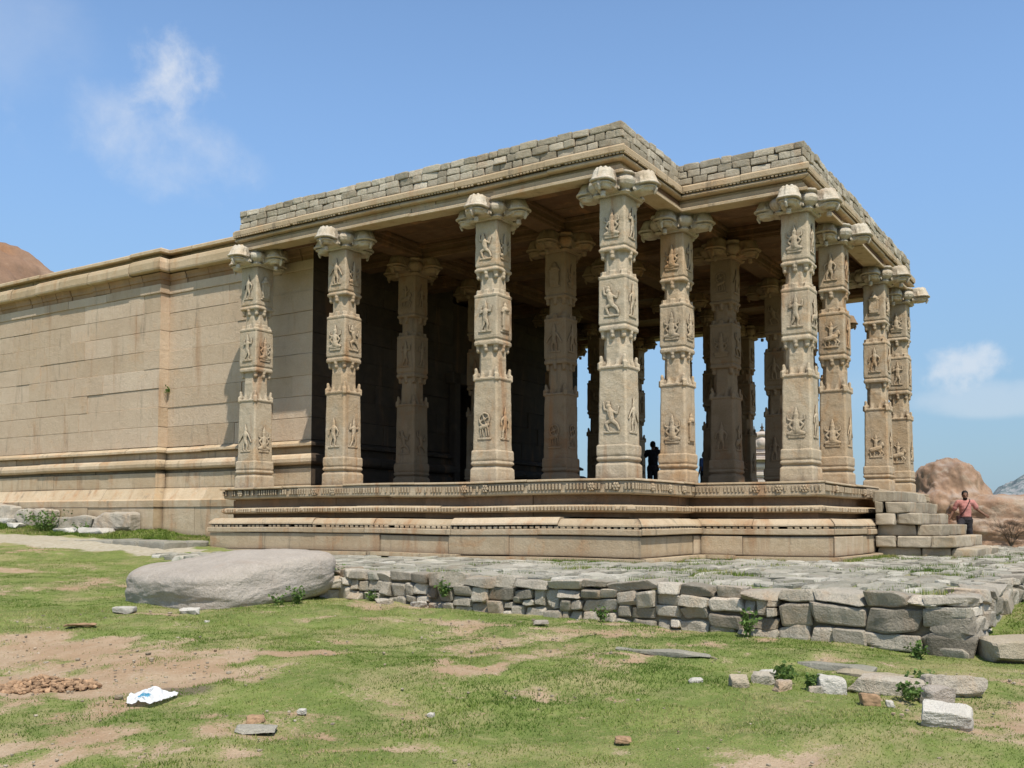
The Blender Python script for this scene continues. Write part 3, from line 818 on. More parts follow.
# ------------------------------------------------------------------ the closed shrine behind
shrine = empty('closed_shrine', (7.6, 20, -1), label='long windowless block of dressed stone courses joining the pillared hall on the left', cat='temple building')
SOFF = V((-7.6, -20, 1))
def spart(mb, name, mat, smooth=False):
    o = mb.build(name, mat, shrine, smooth); o.location = SOFF; return o
XL, XI = .6, .9
SH_L = [(XL, 36), (XL, 14.1), (XI, 14.1), (XI, 8.75)]
SH_R = [(14.35, 8.75), (14.35, 14.1), (14.65, 14.1), (14.65, 36)]
DX0, DX1, DZ = 6.75, 8.45, 3.3
SH_F1 = [(XI, 8.75), (DX0, 8.75)]; SH_F2 = [(DX1, 8.75), (14.35, 8.75)]
WL = [SH_L[:-1] + [(XI, 8.75), (DX0, 8.75)], [(DX1, 8.75), (14.35, 8.75)] + SH_R[1:]]
CZ = [1.22, 1.77, 2.30, 2.81, 3.35, 3.86, 4.40, 4.91, 5.43]
def shrine_side(path, segs, wm, pm, corn, nm):
    wl = MB(); wb = MB(); wc = MB()
    for z0, z1 in zip(CZ[:-1], CZ[1:]):
        sweep(wl, path, [(-.42, z0), (-.004, z0), (.0, z0 + .006), (.0, z1 - .014), (-.006, z1 - .007), (-.42, z1 - .007)], (.9, 3.1), gap=.012, joff=.006, jz=.0025, tint=1.0, wob=.02, sub=.6, segs=segs)
    sweep(wl, path, [(-.42, 5.425), (.03, 5.425), (.035, 5.45), (.03, 5.66), (-.42, 5.66)], (.8, 2.4), gap=.009, joff=.008, jz=.003, tint=1.0, wob=.02, sub=.6, segs=segs)
    K = dict(wob=.02, sub=.6, joff=.008, jz=.004, tint=.7, segs=segs)
    sweep(wb, path, [(-.42, -1.6), (.44, -1.6), (.44, -.42), (.43, -.415), (-.42, -.415)], (1.2, 2.6), gap=.01, **K)
    sweep(wb, path, [(-.42, -.41), (.455, -.41), (.46, -.24), (.40, -.20), (.22, .085), (.20, .095), (-.42, .095)], (1.6, 3.4), **K)
    sweep(wb, path, [(-.42, .10), (.20, .10), (.205, .12), (.20, .50), (-.42, .50)], (1.4, 3.0), gap=.008, **K)
    sweep(wb, path, [(-.42, .50), (.10, .50), (.10, .585), (-.42, .585)], (1.4, 3.0), **K)
    sweep(wb, path, [(-.42, .59), (.17, .59), (.25, .61), (.29, .66), (.29, .74), (.25, .81), (.17, .86), (-.42, .86)], (1.4, 3.2), **K)
    sweep(wb, path, [(-.42, .86), (.06, .86), (.06, 1.045), (-.42, 1.045)], (1.4, 3.2), **K)
    sweep(wb, path, [(-.42, 1.05), (.15, 1.05), (.17, 1.065), (.165, 1.12), (.03, 1.205), (-.42, 1.21)], (1.4, 3.2), **K)
    if corn:
        sweep(wc, path, [(-.42, 5.955), (.06, 5.955), (.20, 5.965), (.235, 5.985), (.245, 6.03), (.235, 6.20), (.20, 6.30), (.13, 6.345), (-.42, 6.365)], (.9, 2.2), gap=.02, joff=.018, jz=.012, tint=1.2, wob=.04, sub=.4, segs=segs)
        sweep(wc, path, [(-.42, 6.368), (-.02, 6.368), (-.02, 6.485), (-.42, 6.485)], (2, 3), **K)
        sweep(wc, path, [(-.42, 6.488), (.15, 6.488), (.175, 6.50), (.17, 6.57), (.14, 6.60), (-.42, 6.605)], (1.0, 2.6), gap=.012, joff=.02, jz=.01, tint=.8, wob=.03, sub=.5, segs=segs)
        wu = MB()
        sweep(wu, path, [(-.42, 5.668), (.01, 5.668), (.015, 5.78), (.05, 5.79), (.06, 5.87), (.11, 5.95), (-.42, 5.95)], (.5, 1.1), gap=.02, joff=.01, jz=.004, tint=1.2, wob=.03, sub=.4, segs=segs)
        spart(wu, 'cornice_underside', M['under'])
        spart(wc, 'cornice', M['cornice'])
    else:
        sweep(wl, path, [(-.42, 5.67), (.0, 5.67), (.0, 6.06), (-.42, 6.06)], (1.2, 2.4), tint=1.0, segs=segs)
    spart(wl, nm, wm); spart(wb, 'base_moulding', pm)
shrine_side(WL[0], [0, 1, 2], M['wall'], M['plinth'], True, 'wall')
shrine_side(WL[0], [3], M['hall_shade'], M['hall_shade'], False, 'front_wall')
shrine_side(WL[1], [0], M['hall_shade'], M['hall_shade'], False, 'front_wall')
shrine_side(WL[1], [1, 2, 3], M['wall'], M['plinth'], True, 'wall')
wl = MB(); wk = MB()
sweep(wl, [(DX0, 8.75), (DX1, 8.75)], [(-.42, DZ + .004), (.0, DZ + .004), (.0, 5.66), (-.42, 5.66)], (1.7, 1.8), tint=.4)
for x in (DX0 - .1, DX1 + .1): chamfer_box(wk, (x, 8.60, 1.78), (.13, .12, 1.78), .02)
chamfer_box(wk, ((DX0 + DX1) / 2, 8.62, DZ + .1), (1.2, .14, .16), .02)
spart(wl, 'lintel', M['hall_shade']); spart(wk, 'door_frame', M['hall_shade'])
co = MB()
chamfer_box(co, (7.6, 25.0, 2.4), (6.55, 10.9, 4.0)); chamfer_box(co, (3.7, 11.6, 2.41), (2.7, 2.5, 4.0)); chamfer_box(co, (11.5, 11.6, 2.41), (2.75, 2.5, 4.0))
chamfer_box(co, (7.6, 11.2, 6.41), (6.4, 2.4, .1))
chamfer_box(co, (7.6, 11.2, -.5), (1.2, 2.9, .48))
spart(co, 'inner_masonry', M['core'])
# weathered rough stones along the foot of the block
def rstone(name, x, y, h, rz, mat, label, cat, group=None, z=None, k=4, amp=.05, n=9, freq=3.0, tilt=(0, 0), skew=.12, sink=.25, smooth=True):
    mb = MB()
    stone(mb, (0, 0, 0), h, rz, max(k, 11), amp * .4, n, 0, tilt, freq / max(h), skew, 8, (.62, .93))
    zz = (gz(x, y) if z is None else z) + h[2] * (1 - sink * 2)
    o = mb.build(name, mat, None, False, (x, y, zz))
    return tag(o, label, cat, group)

rg = 'rough blocks along the foot of the shrine wall'
for i, (x, y, hx, hy, hz, lb) in enumerate((
        (.02, 14.9, .28, .75, .30, 'rough grey block at the foot of the projecting shrine corner'),
        (.02, 16.7, .26, .90, .27, 'second rough stone from the projecting corner along the shrine foot, orange tinged'),
        (.02, 18.6, .26, .85, .25, 'long low rough stone behind the green weed at the shrine foot'),
        (.02, 20.9, .30, 1.2, .33, 'big pale tilted slab at the shrine foot, at the left edge of the photo'))):
    rstone('stone', x, y, (hx, hy, hz), 0, M['rubble'], lb, 'stone', rg, k=6, amp=.07, z=gz(x, y) - .05 + .0, sink=.1)

# ------------------------------------------------------------------ staircase of stone blocks on the side of the hall
st = empty('stone_staircase', (7.2, -4.6, TZ), label='broad flight of rough stone block steps climbing to the side of the hall', cat='staircase')
fy = [-5.42, -5.05, -4.74, -4.36, -4.10, -3.84]
for i in range(6):
    z0 = TZ - .07 + i * .242
    mb = MB()
    y = fy[i]
    x = 5.35 + (.0, -.12, .06, -.05, -.08, -.02)[i]
    seg = [x]
    while seg[-1] < 8.9: seg.append(seg[-1] + random.uniform(.8, 1.5))
    seg[-1] = 8.95 + random.uniform(-.15, .15)
    # front blocks
    for a, b in zip(seg[:-1], seg[1:]):
        stone(mb, ((a + b) / 2, y + .24 + random.gauss(0, .01), z0 + .12), ((b - a) / 2 - .006, .238, .12), random.gauss(0, .008), 18, .007, 9, random.gauss(0, 1), (random.gauss(0, .012), random.gauss(0, .008)), 6, .05, 3, (.88, .99))
    # blocks of the side behind
    yy = y + .49
    while yy < -3.45:
        L = min(random.uniform(.45, 1.0), -3.45 - yy)
        if -3.45 - yy - L < .25: L = -3.45 - yy
        stone(mb, (x + .31 + random.gauss(0, .02), yy + L / 2, z0 + .12), (.302, L / 2 - .008, .119), random.gauss(0, .014), 18, .007, 9, random.gauss(0, 1), (random.gauss(0, .014), 0), 6, .05, 3, (.88, .99))
        chamfer_box(mb, ((x + .62 + seg[-1]) / 2, yy + L / 2, z0 + .11), ((seg[-1] - x - .62) / 2, L / 2 - .01, .115), .02, 0, random.gauss(0, .6))
        yy += L
    o = mb.build('step', M['step'], st); o.location = (-7.2, 4.6, -TZ)

# ------------------------------------------------------------------ terrace paving and its dry-stone retaining wall
tb = MB()
def poly_slab(mb, pts, z0, z1):
    n = len(pts)
    mb.add([(x, y, z0) for x, y in pts] + [(x, y, z1) for x, y in pts],
           [tuple(range(n - 1, -1, -1)), tuple(range(n, 2 * n))] + [(i, (i + 1) % n, n + (i + 1) % n, n + i) for i in range(n)])
poly_slab(tb, [(-5.95, -6.5), (22, -6.5), (22, -2.0), (2.2, -2.0), (2.2, .3), (.2, .3), (.2, 10.4), (-2.6, 10.4), (-4.0, 5.2), (-5.0, 2.4), (-5.75, .9)], -2.6, TZ - .035)
def tmat():
    m = bpy.data.materials.new('grassy_joint_earth'); k = NT(m)
    g = k.n('ShaderNodeNewGeometry').outputs['Position']
    c = k.mix(k.sstep(k.noise(g, 1.4, 4, .6), .4, .62), (.22, .20, .09, 1), (.13, .17, .045, 1))
    c = k.mix(k.sstep(k.noise(g, 14, 4, .7), .5, .7), c, (.36, .31, .22, 1))
    bs = k.n('ShaderNodeBsdfPrincipled', ins={'Base Color': c, 'Roughness': .95})
    k.n('ShaderNodeOutputMaterial', ins={0: bs.outputs[0]})
    return m
tag(tb.build('terrace', tmat()), kind='structure')
def in_terr(x, y):
    if y < -6.70 or x > 20: return False
    if x < -6.15: return False
    left = 1.2 if x < -5.9 else (1.2 + (x + 5.9) * (9.2 / 3.0))
    if y > left or y > 10.3: return False
    if x > -1.08 and y > -1.08: return False
    if x > 1.72 and y > -3.68: return False
    return True
pv = MB()
y = -6.7
while y < 10.3:
    dy_ = random.uniform(.20, .36)
    x = -6.15 + random.uniform(-.2, .0)
    while x < 20:
        w = random.uniform(.24, .62) * (1 if x < 8 else 1.8)
        cx, cy = x + w / 2, y + dy_ / 2
        if in_terr(cx - w * .42, cy + dy_ * .4) and in_terr(cx + w * .42, cy + dy_ * .4) and random.random() > .09:
            gp = random.uniform(.008, .045)
            t = random.gauss(0, 1) if random.random() > .04 else 2.2
            stone(pv, (cx, cy + random.gauss(0, .02), TZ - .055 + random.gauss(0, .008)), (w / 2 - gp, dy_ / 2 - gp * .8, .06), random.gauss(0, .07), 9, .006, 4, t, (random.gauss(0, .02), random.gauss(0, .02)), 6, .16, 3, (.7, .95))
        x += w
    y += dy_
tag(pv.build('terrace_paving', M['paving'], smooth=False), kind='structure')

rw = empty('retaining_wall', (-6.35, -3, -2), label='low dry stone retaining wall of irregular grey blocks around the paved terrace', cat='wall')
rub = MB(); rc = MB()
def rubble_run(p0, p1, ztop, zb0, zb1, area0, area1, depth=.36):
    p0 = np.array(p0, float); p1 = np.array(p1, float)
    L = np.linalg.norm(p1 - p0); t = (p1 - p0) / L; n = np.array((t[1], -t[0])); ang = math.atan2(t[1], t[0])
    s = 0
    while s < L - .05:
        w = min(random.uniform(.9, 1.5), L - s)
        if L - s - w < .5: w = L - s
        u = (s + w / 2) / L
        zb = zb0 + (zb1 - zb0) * u
        cells = []
        cap = random.uniform(.09, .15)
        split(s, s + w, zb - .12, ztop - cap * .9, area0 + (area1 - area0) * u * random.uniform(.6, 1.3), cells)
        x = s
        while x < s + w - .02:
            ww = min(random.uniform(.28, .62), s + w - x)
            if s + w - x - ww < .2: ww = s + w - x
            cells.append((x, x + ww, ztop - cap * random.uniform(.8, 1.1), ztop + random.uniform(-.02, .025))); x += ww
        for a, b, z0, z1 in cells:
            d = depth * random.uniform(.8, 1.1) * .5
            c = p0 + t * ((a + b) / 2) + n * (random.gauss(0, .022) - d + .02)
            big = (b - a) > .5
            stone(rub, (c[0], c[1], (z0 + z1) / 2), ((b - a) / 2 * 1.01 - .008, d, (z1 - z0) / 2 * 1.01 - .007), ang + random.gauss(0, .05), 14, .012 if big else .008, 9 if b - a > .3 else 7, random.gauss(0, 1), (random.gauss(0, .06), random.gauss(0, .06)), 6, .14, 6, (.78, .985))
        s += w
    c = (p0 + p1) / 2 - n * .30
    chamfer_box(rc, (c[0] + n[0] * .11, c[1] + n[1] * .11, (ztop - .10 + min(zb0, zb1) - .3) / 2), (L / 2 - .1, .12, (ztop - .10 - min(zb0, zb1) + .3) / 2), .01, ang)
rubble_run((-5.5, 2.3), (-6.05, 1.25), TZ, -1.78, -1.85, .05, .06)
rubble_run((-6.05, 1.25), (-6.20, -1.6), TZ, -1.87, -1.91, .04, .055)
rubble_run((-6.20, -1.6), (-6.42, -5.0), TZ, -1.91, -1.98, .05, .085)
rubble_run((-6.42, -5.0), (-6.55, -6.86), TZ, -1.98, -2.05, .10, .13, .42)
rubble_run((-6.55, -6.86), (-2.5, -6.9), TZ, -2.04, -1.80, .10, .08, .4)
rubble_run((-2.5, -6.9), (19, -6.9), TZ, -1.80, -1.62, .08, .06, .4)
o = rub.build('stonework', M['rubble'], rw, False); o.location = (6.35, 3, 2)
o = rc.build('earth_core', M['earth'], rw); o.location = (6.35, 3, 2)

# ------------------------------------------------------------------ path slab by the shrine
ps = MB()
y = 10.35
while y < 16:
    L = random.uniform(.9, 1.6)
    for x0, x1 in ((-2.05, -1.4), (-1.4, -.75)):
        stone(ps, ((x0 + x1) / 2, y + L / 2, -1.37 + random.gauss(0, .008) - max(0, y - 12) * .01), ((x1 - x0) / 2 - .012, L / 2 - .012, .13), random.gauss(0, .015), 12, .01, 5, random.gauss(0, 1), (0, 0), 3, .03)
    y += L
tag(ps.build('path', M['paving'], smooth=False), kind='structure')

# ------------------------------------------------------------------ boulders
def boulder(name, loc, r, seed, mat, label, cat, sub=5, amp=.16, nf=1.1, k=2.6, rz=0, tilt=(0, 0), group=None, fine=.02, ledge=0.0):
    bm = bmesh.new()
    bmesh.ops.create_icosphere(bm, subdivisions=sub, radius=1)
    rm = min(r)
    for v in bm.verts:
        p = v.co.copy()
        q = p / ((abs(p.x) ** k + abs(p.y) ** k + abs(p.z) ** k) ** (1 / k))
        d = amp * mn.fractal(q * nf + V((seed * 3.1, seed, -seed)), 1, 2, 3) + fine * mn.fractal(q * nf * 7 + V((seed, 0, 0)), .9, 2.1, 4)
        v.co = V((q.x * r[0], q.y * r[1], q.z * r[2])) + p * d * rm
        if ledge:
            lz = q.z + .12 * mn.noise(q * 1.7) - .42
            st_ = 1 / (1 + math.exp(-lz * 40))
            v.co.x *= 1 - ledge * st_; v.co.y *= 1 - ledge * st_
            st2 = math.exp(-((q.z + .15 * mn.noise(q * 2.1 + V((5, 0, 0))) + .05) / .08) ** 2)
            v.co.x *= 1 - ledge * .5 * st2; v.co.y *= 1 - ledge * .5 * st2
    me = bpy.data.meshes.new(name); bm.to_mesh(me); bm.free()
    o = link(name, me, mat, None, loc, rz, True)
    o.rotation_euler = (tilt[0], tilt[1], rz)
    return tag(o, label, cat, group)
boulder('boulder', (-6.93, 2.68, -1.63), (1.17, 1.22, .35), 2, M['boulder'], 'large flat topped pale grey boulder lying on the grass beside the terrace wall', 'boulder', 6, .13, 1.2, 4.6, math.radians(-6), (math.radians(-1), math.radians(-7)), fine=.022)
boulder('boulder', (32.3, -.75, -.4), (2.25, 1.85, 2.5), 5, M['red_rock'], 'huge rounded brown boulder rising behind the staircase', 'boulder', 6, .20, 1.25, 2.6, .4, fine=.05, ledge=.16)
boulder('rock_outcrop', (18.0, -6.1, -1.2), (1.7, 3.2, 1.22), 8, M['red_rock'], 'low flat topped orange rock face at the right end of the terrace', 'rock', 6, .2, 1.6, 6.0, .2, fine=.06, ledge=.03)
boulder('boulder', (15.75, -2.2, -1.4), (.8, .9, .85), 9, M['red_rock'], 'small brown boulder wedged behind the staircase', 'boulder', 4, .2, 1.4, 3.0, .2)
# granite hill behind the shrine on the left, with two summit masses
boulder('hill', (24.6, 76.0, 4.5), (12.6, 12.6, 18.0), 12, M['far_rock'], None, None, 6, .07, 1.6, 3.6, .5, fine=.035)['kind'] = 'structure'
# rocky ridge on the horizon at the right
bm = bmesh.new()
gxn, gyn = 40, 110
grid = []
for i in range(gxn):
    row = []
    for j in range(gyn):
        X = 380 + i * 4.5; Y = -190 + j * 2.4
        ux = max(0, 1 - ((X - 460) / 82) ** 2)
        prof = max(0, min(1, (72 - Y) / 60)); prof = prof * prof * (3 - 2 * prof)
        z = -6 + ux * (5 + 29 * prof * .9)
        z += ux * 3.2 * mn.fractal(V((X * .03, Y * .03, 2)), 1, 2, 3)
        z += ux * 4.5 * max(0, mn.noise(V((X * .11, Y * .15, 7)))) + ux * 3.0 * abs(mn.noise(V((X * .23, Y * .31, 1))))
        row.append(bm.verts.new((X, Y, z)))
    grid.append(row)
for i in range(gxn - 1):
    for j in range(gyn - 1): bm.faces.new((grid[i][j], grid[i + 1][j], grid[i + 1][j + 1], grid[i][j + 1]))
me = bpy.data.meshes.new('ridge'); bm.to_mesh(me); bm.free()
def ridge_mat():
    m = bpy.data.materials.new('hazy_rocky_ridge'); k = NT(m)
    g = k.n('ShaderNodeNewGeometry').outputs['Position']
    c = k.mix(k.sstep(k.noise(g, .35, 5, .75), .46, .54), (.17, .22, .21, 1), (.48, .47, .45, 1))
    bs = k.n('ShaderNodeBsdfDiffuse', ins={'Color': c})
    em = k.n('ShaderNodeEmission', ins={'Color': (.30, .40, .52, 1), 'Strength': .40})  # bluish glow blended into the rock as painted distance haze
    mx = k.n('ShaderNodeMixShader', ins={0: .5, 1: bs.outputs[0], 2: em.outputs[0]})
    k.n('ShaderNodeOutputMaterial', ins={0: mx.outputs[0]})
    return m
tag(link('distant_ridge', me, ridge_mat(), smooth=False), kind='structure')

# ------------------------------------------------------------------ loose stones, each its own thing
def S(x, y, h, mat, label, rz=0.0, k=4, amp=.05, group='loose stones on the grass', cat='stone', sink=.28, tilt=(0, 0), skew=.2):
    return rstone('stone', x, y, h, rz, M[mat], label, cat, group, k=k, amp=amp * max(h), tilt=tilt, sink=sink, n=9, skew=skew)
VA = math.atan2(VR[1], VR[0])
S(-9.62, -7.12, (.155, .085, .075), 'white_rock', 'bright white block of stone lying alone at the lower right', VA - .35, 5, .09, tilt=(.1, .12), sink=.1)
S(-8.47, -6.55, (.30, .16, .075), 'rubble', 'largest pale grey flat slab in the cluster before the wall corner', VA - .5, 5, .1, tilt=(.12, .1), sink=.15)
S(-8.35, -6.95, (.20, .12, .085), 'rubble', 'tan slab leaning behind the large flat slab near the wall corner', VA - .1, 5, .1, tilt=(-.1, .05), sink=.15)
S(-8.62, -6.90, (.12, .07, .075), 'boulder', 'dark grey stone wedged between the two slabs near the wall corner', VA + .4, 4, .1)
S(-8.72, -6.14, (.10, .07, .075), 'white_rock', 'pale rounded stone to the left of the large flat slab', VA, 4, .1, sink=.2)
S(-9.02, -6.50, (.07, .05, .05), 'soil_clod', 'small orange stone in front of the large flat slab', VA, 3, .1)
S(-9.02, -6.64, (.03, .025, .022), 'white_rock', 'tiny pale pebble just right of the small orange stone', VA, 3, .1)
S(-8.85, -6.05, (.05, .035, .035), 'rubble', 'small tan stone between the orange stone and the pale rounded one', VA, 3, .1)
S(-8.93, -5.82, (.075, .05, .055), 'rubble', 'grey stone in a grass tuft left of the pale rounded stone', VA + .5, 4, .12)
S(-9.02, -5.50, (.07, .05, .06), 'step', 'brown stone at the left end of the pile before the wall', VA, 3.5, .12)
S(-8.78, -5.62, (.09, .06, .06), 'rubble', 'rusty grey stone half buried behind the brown stone', VA - .3, 3.5, .12)
S(-9.15, -5.19, (.055, .035, .035), 'white_rock', 'small white stone lying alone in the middle of the lawn', VA, 4, .1)
S(-8.45, -5.55, (.07, .04, .03), 'white_rock', 'flat whitish stone behind the pile before the wall', VA, 4, .1)
S(-7.80, -5.95, (.33, .12, .03), 'paving', 'thin slab sunk flush in the turf, the farther of two lying side by side', VA - .75, 7, .06, sink=.44, skew=.06)
S(-7.98, -6.25, (.34, .11, .03), 'step', 'thin pinkish slab sunk flush in the turf, the nearer of two side by side', VA - .75, 7, .06, sink=.44, skew=.06)
S(-8.05, -4.42, (.48, .06, .022), 'paving', 'long narrow strip of pale stone sunk in the turf before the wall', VA - .55, 7, .06, sink=.47, skew=.05)
S(-6.28, -7.36, (.47, .26, .12), 'step', 'thick flat slab lying against the right side of the terrace corner', VA, 12, .03, sink=.12, skew=.04)
S(-5.0, -7.6, (.35, .22, .05), 'paving', 'flat pale paving stone in the grass right of the terrace wall', .3, 7, .05)
S(-4.2, -7.5, (.4, .2, .05), 'paving', 'farther flat paving stone in the grass right of the terrace wall', .2, 7, .05)
S(-6.36, .36, (.11, .08, .045), 'rubble', 'small flat grey stone fallen at the foot of the terrace wall near the boulder', VA, 5, .1)
S(-6.30, -.18, (.10, .07, .04), 'white_rock', 'whitish stone fallen at the foot of the terrace wall, second from the boulder', VA + .3, 5, .1)
S(-5.95, 1.55, (.22, .16, .09), 'rubble', 'pale block perched at the end of the terrace wall next to the boulder', VA, 6, .08, sink=-.55)
S(-5.95, 1.68, (.17, .13, .085), 'boulder', 'lower block under the perched one, next to the boulder', VA + .2, 6, .08)
S(-5.70, 1.95, (.10, .08, .07), 'rubble', 'small stone on top of the wall end behind the boulder', VA + .2, 4, .08, sink=-2.2)
S(-7.05, -2.5, (.085, .05, .022), 'boulder', 'thin dark stone lying on the lawn below the middle of the wall', VA, 5, .08)
S(-11.98, -3.24, (.13, .07, .018), 'paving', 'thin bluish grey slab nearly buried in the foreground turf', VA + .1, 6, .08)
S(-11.83, -3.08, (.06, .05, .03), 'soil_clod', 'orange lump beside the nearly buried slab', VA + .1, 3, .12)
S(-11.48, -3.17, (.03, .022, .02), 'white_rock', 'tiny white pebble to the right of the plastic bag', VA, 4, .1)
S(-8.93, 2.33, (.13, .09, .05), 'white_rock', 'pale flat stone in front of the left end of the boulder', VA, 5, .1)
S(-8.58, 1.55, (.11, .06, .04), 'white_rock', 'whitish stone in front of the middle of the boulder', VA, 5, .1)
S(-9.0, .75, (.03, .02, .02), 'white_rock', 'tiny white pebble before the right half of the boulder', VA, 4, .1)
S(-9.9, 1.75, (.16, .07, .015), 'soil_clod', 'dark flat clod in the grass before the boulder', VA, 4, .1)
S(-10.9, -5.4, (.05, .035, .022), 'soil_clod', 'red brown clod in the centre of the foreground lawn', VA, 3, .12)
S(-11.0, -3.95, (.025, .02, .018), 'white_rock', 'tiny white pebble left of the red brown clod', VA, 3, .12)
gq = 'pale stones in the grass by the shrine foot'
for x, y, h, lb in ((-.55, 15.0, (.32, .55, .10), 'broad flat pale slab leaning by the projecting shrine corner'),
                    (-.45, 16.3, (.25, .4, .10), 'pale stone right of the green weed at the shrine foot'),
                    (-.6, 18.6, (.16, .28, .07), 'small pale stone left of the green weed at the shrine foot'),
                    (-.3, 19.6, (.2, .35, .09), 'pale flat stone near the big tilted slab at the shrine foot')):
    S(x, y, h, 'white_rock', lb, 0, 5, .08, gq)
# a row of tiny litter-like pebbles is left to the soil shader

# red earth heap
hp = MB()
for i in range(620):
    a, rd = random.uniform(0, 6.28), random.random() ** .6
    u, w = math.cos(a) * rd * .46, math.sin(a) * rd * .20
    x, y = -11.92 + VR[0] * u + VF[0] * w, -.74 + VR[1] * u + VF[1] * w
    h = .12 * (1 - rd) + .0
    s = random.uniform(.006, .024)
    stone(hp, (x, y, gz(x, y) + h * random.uniform(.2, .8)), (s * 1.25, s, s * .7), random.uniform(0, 6), 3.2, s * .2, 4, random.gauss(0, .8), (random.uniform(-.4, .4), random.uniform(-.4, .4)), 1 / s, .2, 5, (.55, .9))
tag(hp.build('soil_heap', M['soil_clod'], None, False), 'crumbly heap of orange earth clods at the left edge of the lawn', 'soil heap')

gv = MB()
ng = 0
while ng < 600:
    x, y = random.uniform(-13.8, -6.5), random.uniform(-8.6, 3.0)
    if abs((x + 16.6) * .537 - (y + 8.2) * .8436) > ((x + 16.6) * .8436 + (y + 8.2) * .537) * .6: continue
    if random.random() > (1.05 - float(veg(np.array([x]), np.array([y]))[0])) ** 1.5 + .05: continue
    sz = random.uniform(.004, .012) * (1.8 if random.random() < .08 else 1)
    stone(gv, (x, y, gz(x, y) + sz * .3), (sz * random.uniform(1, 1.7), sz, sz * .7), random.uniform(0, 6), 4, sz * .15, 2, random.gauss(0, 1.6), (0, 0), .5 / sz)
    ng += 1
tag(gv.build('gravel', M['step']), 'scattered gravel and tiny stone chips over the bare earth and turf', 'gravel', kind='stuff')

# ------------------------------------------------------------------ plastic bag
n = 42
bm = bmesh.new(); uvl = bm.loops.layers.uv.new('UVMap')
gr = [[None] * n for _ in range(n)]
uvd = {}
for i in range(n):
    for j in range(n):
        u, w = i / (n - 1), j / (n - 1)
        ex = .185 * (1 - .55 * (1 - w) ** 1.4 * 1.0) 
        x = (u - .5) * 2 * ex
        y = (w - .5) * .30
        p = V((x * 6, y * 6, .7))
        z = .055 * math.exp(-((u - .5) / .30) ** 2) * (.5 + w * .9) + .035 * abs(mn.noise(p * 1.6)) + .016 * mn.noise(p * 4.2) + .008 * mn.noise(p * 9)
        z += .022 * max(0, abs(u - .5) * 2 - .70) / .3 * w
        x += .012 * mn.noise(p * 2.5 + V((9, 0, 0))); y += .014 * mn.noise(p * 2.5 + V((0, 9, 0)))
        gr[i][j] = bm.verts.new((x, y, z + .004)); uvd[gr[i][j]] = (u, w)
for i in range(n - 1):
    for j in range(n - 1): bm.faces.new((gr[i][j], gr[i + 1][j], gr[i + 1][j + 1], gr[i][j + 1]))
for f in bm.faces:
    for l in f.loops: l[uvl].uv = uvd[l.vert]
me = bpy.data.meshes.new('plastic_bag'); bm.to_mesh(me); bm.free()
o = link('plastic_bag', me, M['bag'], None, (-11.85, -1.95, gz(-11.85, -1.95) - .002), VA, True)
tag(o, 'crumpled white plastic bag with blue print lying on the grass', 'plastic bag')

# ------------------------------------------------------------------ weeds
def weed(x, y, z, h, nst, sp, label, seed, group, wall=None):
    r = random.Random(seed)
    root = empty('weed', (x, y, z), label=label, cat='weed', group=group)
    lf, sm = MB(), MB()
    for s in range(nst):
        a = r.uniform(0, 6.28); tl = r.uniform(.1, 1.0) * sp
        hh = h * r.uniform(.55, 1.0)
        if wall: tip = V((wall[0] * r.uniform(.05, .16) + r.gauss(0, sp * .4) * abs(wall[1]), wall[1] * r.uniform(.05, .16) + r.gauss(0, sp * .4) * abs(wall[0]), r.uniform(-.35, .6) * h))
        else: tip = V((math.cos(a) * tl, math.sin(a) * tl, hh))
        b = V((math.cos(a) * sp * .15, math.sin(a) * sp * .15, 0))
        w = .004
        sm.add([b + V((w, 0, 0)), b + V((-w, w, 0)), b + V((-w, -w, 0)), tip], [(0, 1, 3), (1, 2, 3), (2, 0, 3)])
        for q in range(r.randint(6, 10)):
            t = r.uniform(.2, 1.05)
            p = b.lerp(tip, t)
            d = V((r.gauss(0, 1), r.gauss(0, 1), r.gauss(.35, .6))).normalized()
            e = d.cross(V((r.gauss(0, 1), r.gauss(0, 1), r.gauss(0, 1)))).normalized()
            L = r.uniform(.035, .075) * (.6 + h * 1.2); wd = L * .3
            m1 = p + d * L * .5
            up = V((0, 0, .006))
            lf.add([p, m1 + e * wd, p + d * L - up, m1 - e * wd], [(0, 1, 2), (0, 2, 3)], r.gauss(0, 1))
    lf.build('foliage', M['leaf'], root); sm.build('stem', M['leaf'], root)
    return root
gw = 'weeds growing along the terrace wall'
for i, (x, y, h, ns, sp, lb) in enumerate((
        (-6.55, -4.72, .30, 16, .14, 'leafy weed at the foot of the terrace wall beside its biggest block'),
        (-6.42, -2.95, .18, 12, .12, 'low spreading weed at the foot of the middle of the terrace wall'),
        (-6.25, -.55, .26, 14, .13, 'weed hanging in the terrace wall above a round tan stone'),
        (-6.15, .75, .16, 12, .12, 'small weed in the left part of the terrace wall'),
        (-5.72, 1.75, .45, 22, .16, 'tall leafy weed beside the right end of the boulder'),
        (-7.05, 1.28, .24, 16, .14, 'bright weed under the shaded edge of the boulder'),
        (-7.35, 1.30, .16, 10, .12, 'smaller weed under the boulder edge, left of the bright one'),
        (-6.85, -6.45, .16, 14, .12, 'weed at the foot of the long lowest block of the wall corner'))):
    weed(x, y, gz(x, y) + (.14 if i in (2,) else 0), h, ns, sp, lb, 40 + i, gw)
gw2 = 'weeds among the loose stones'
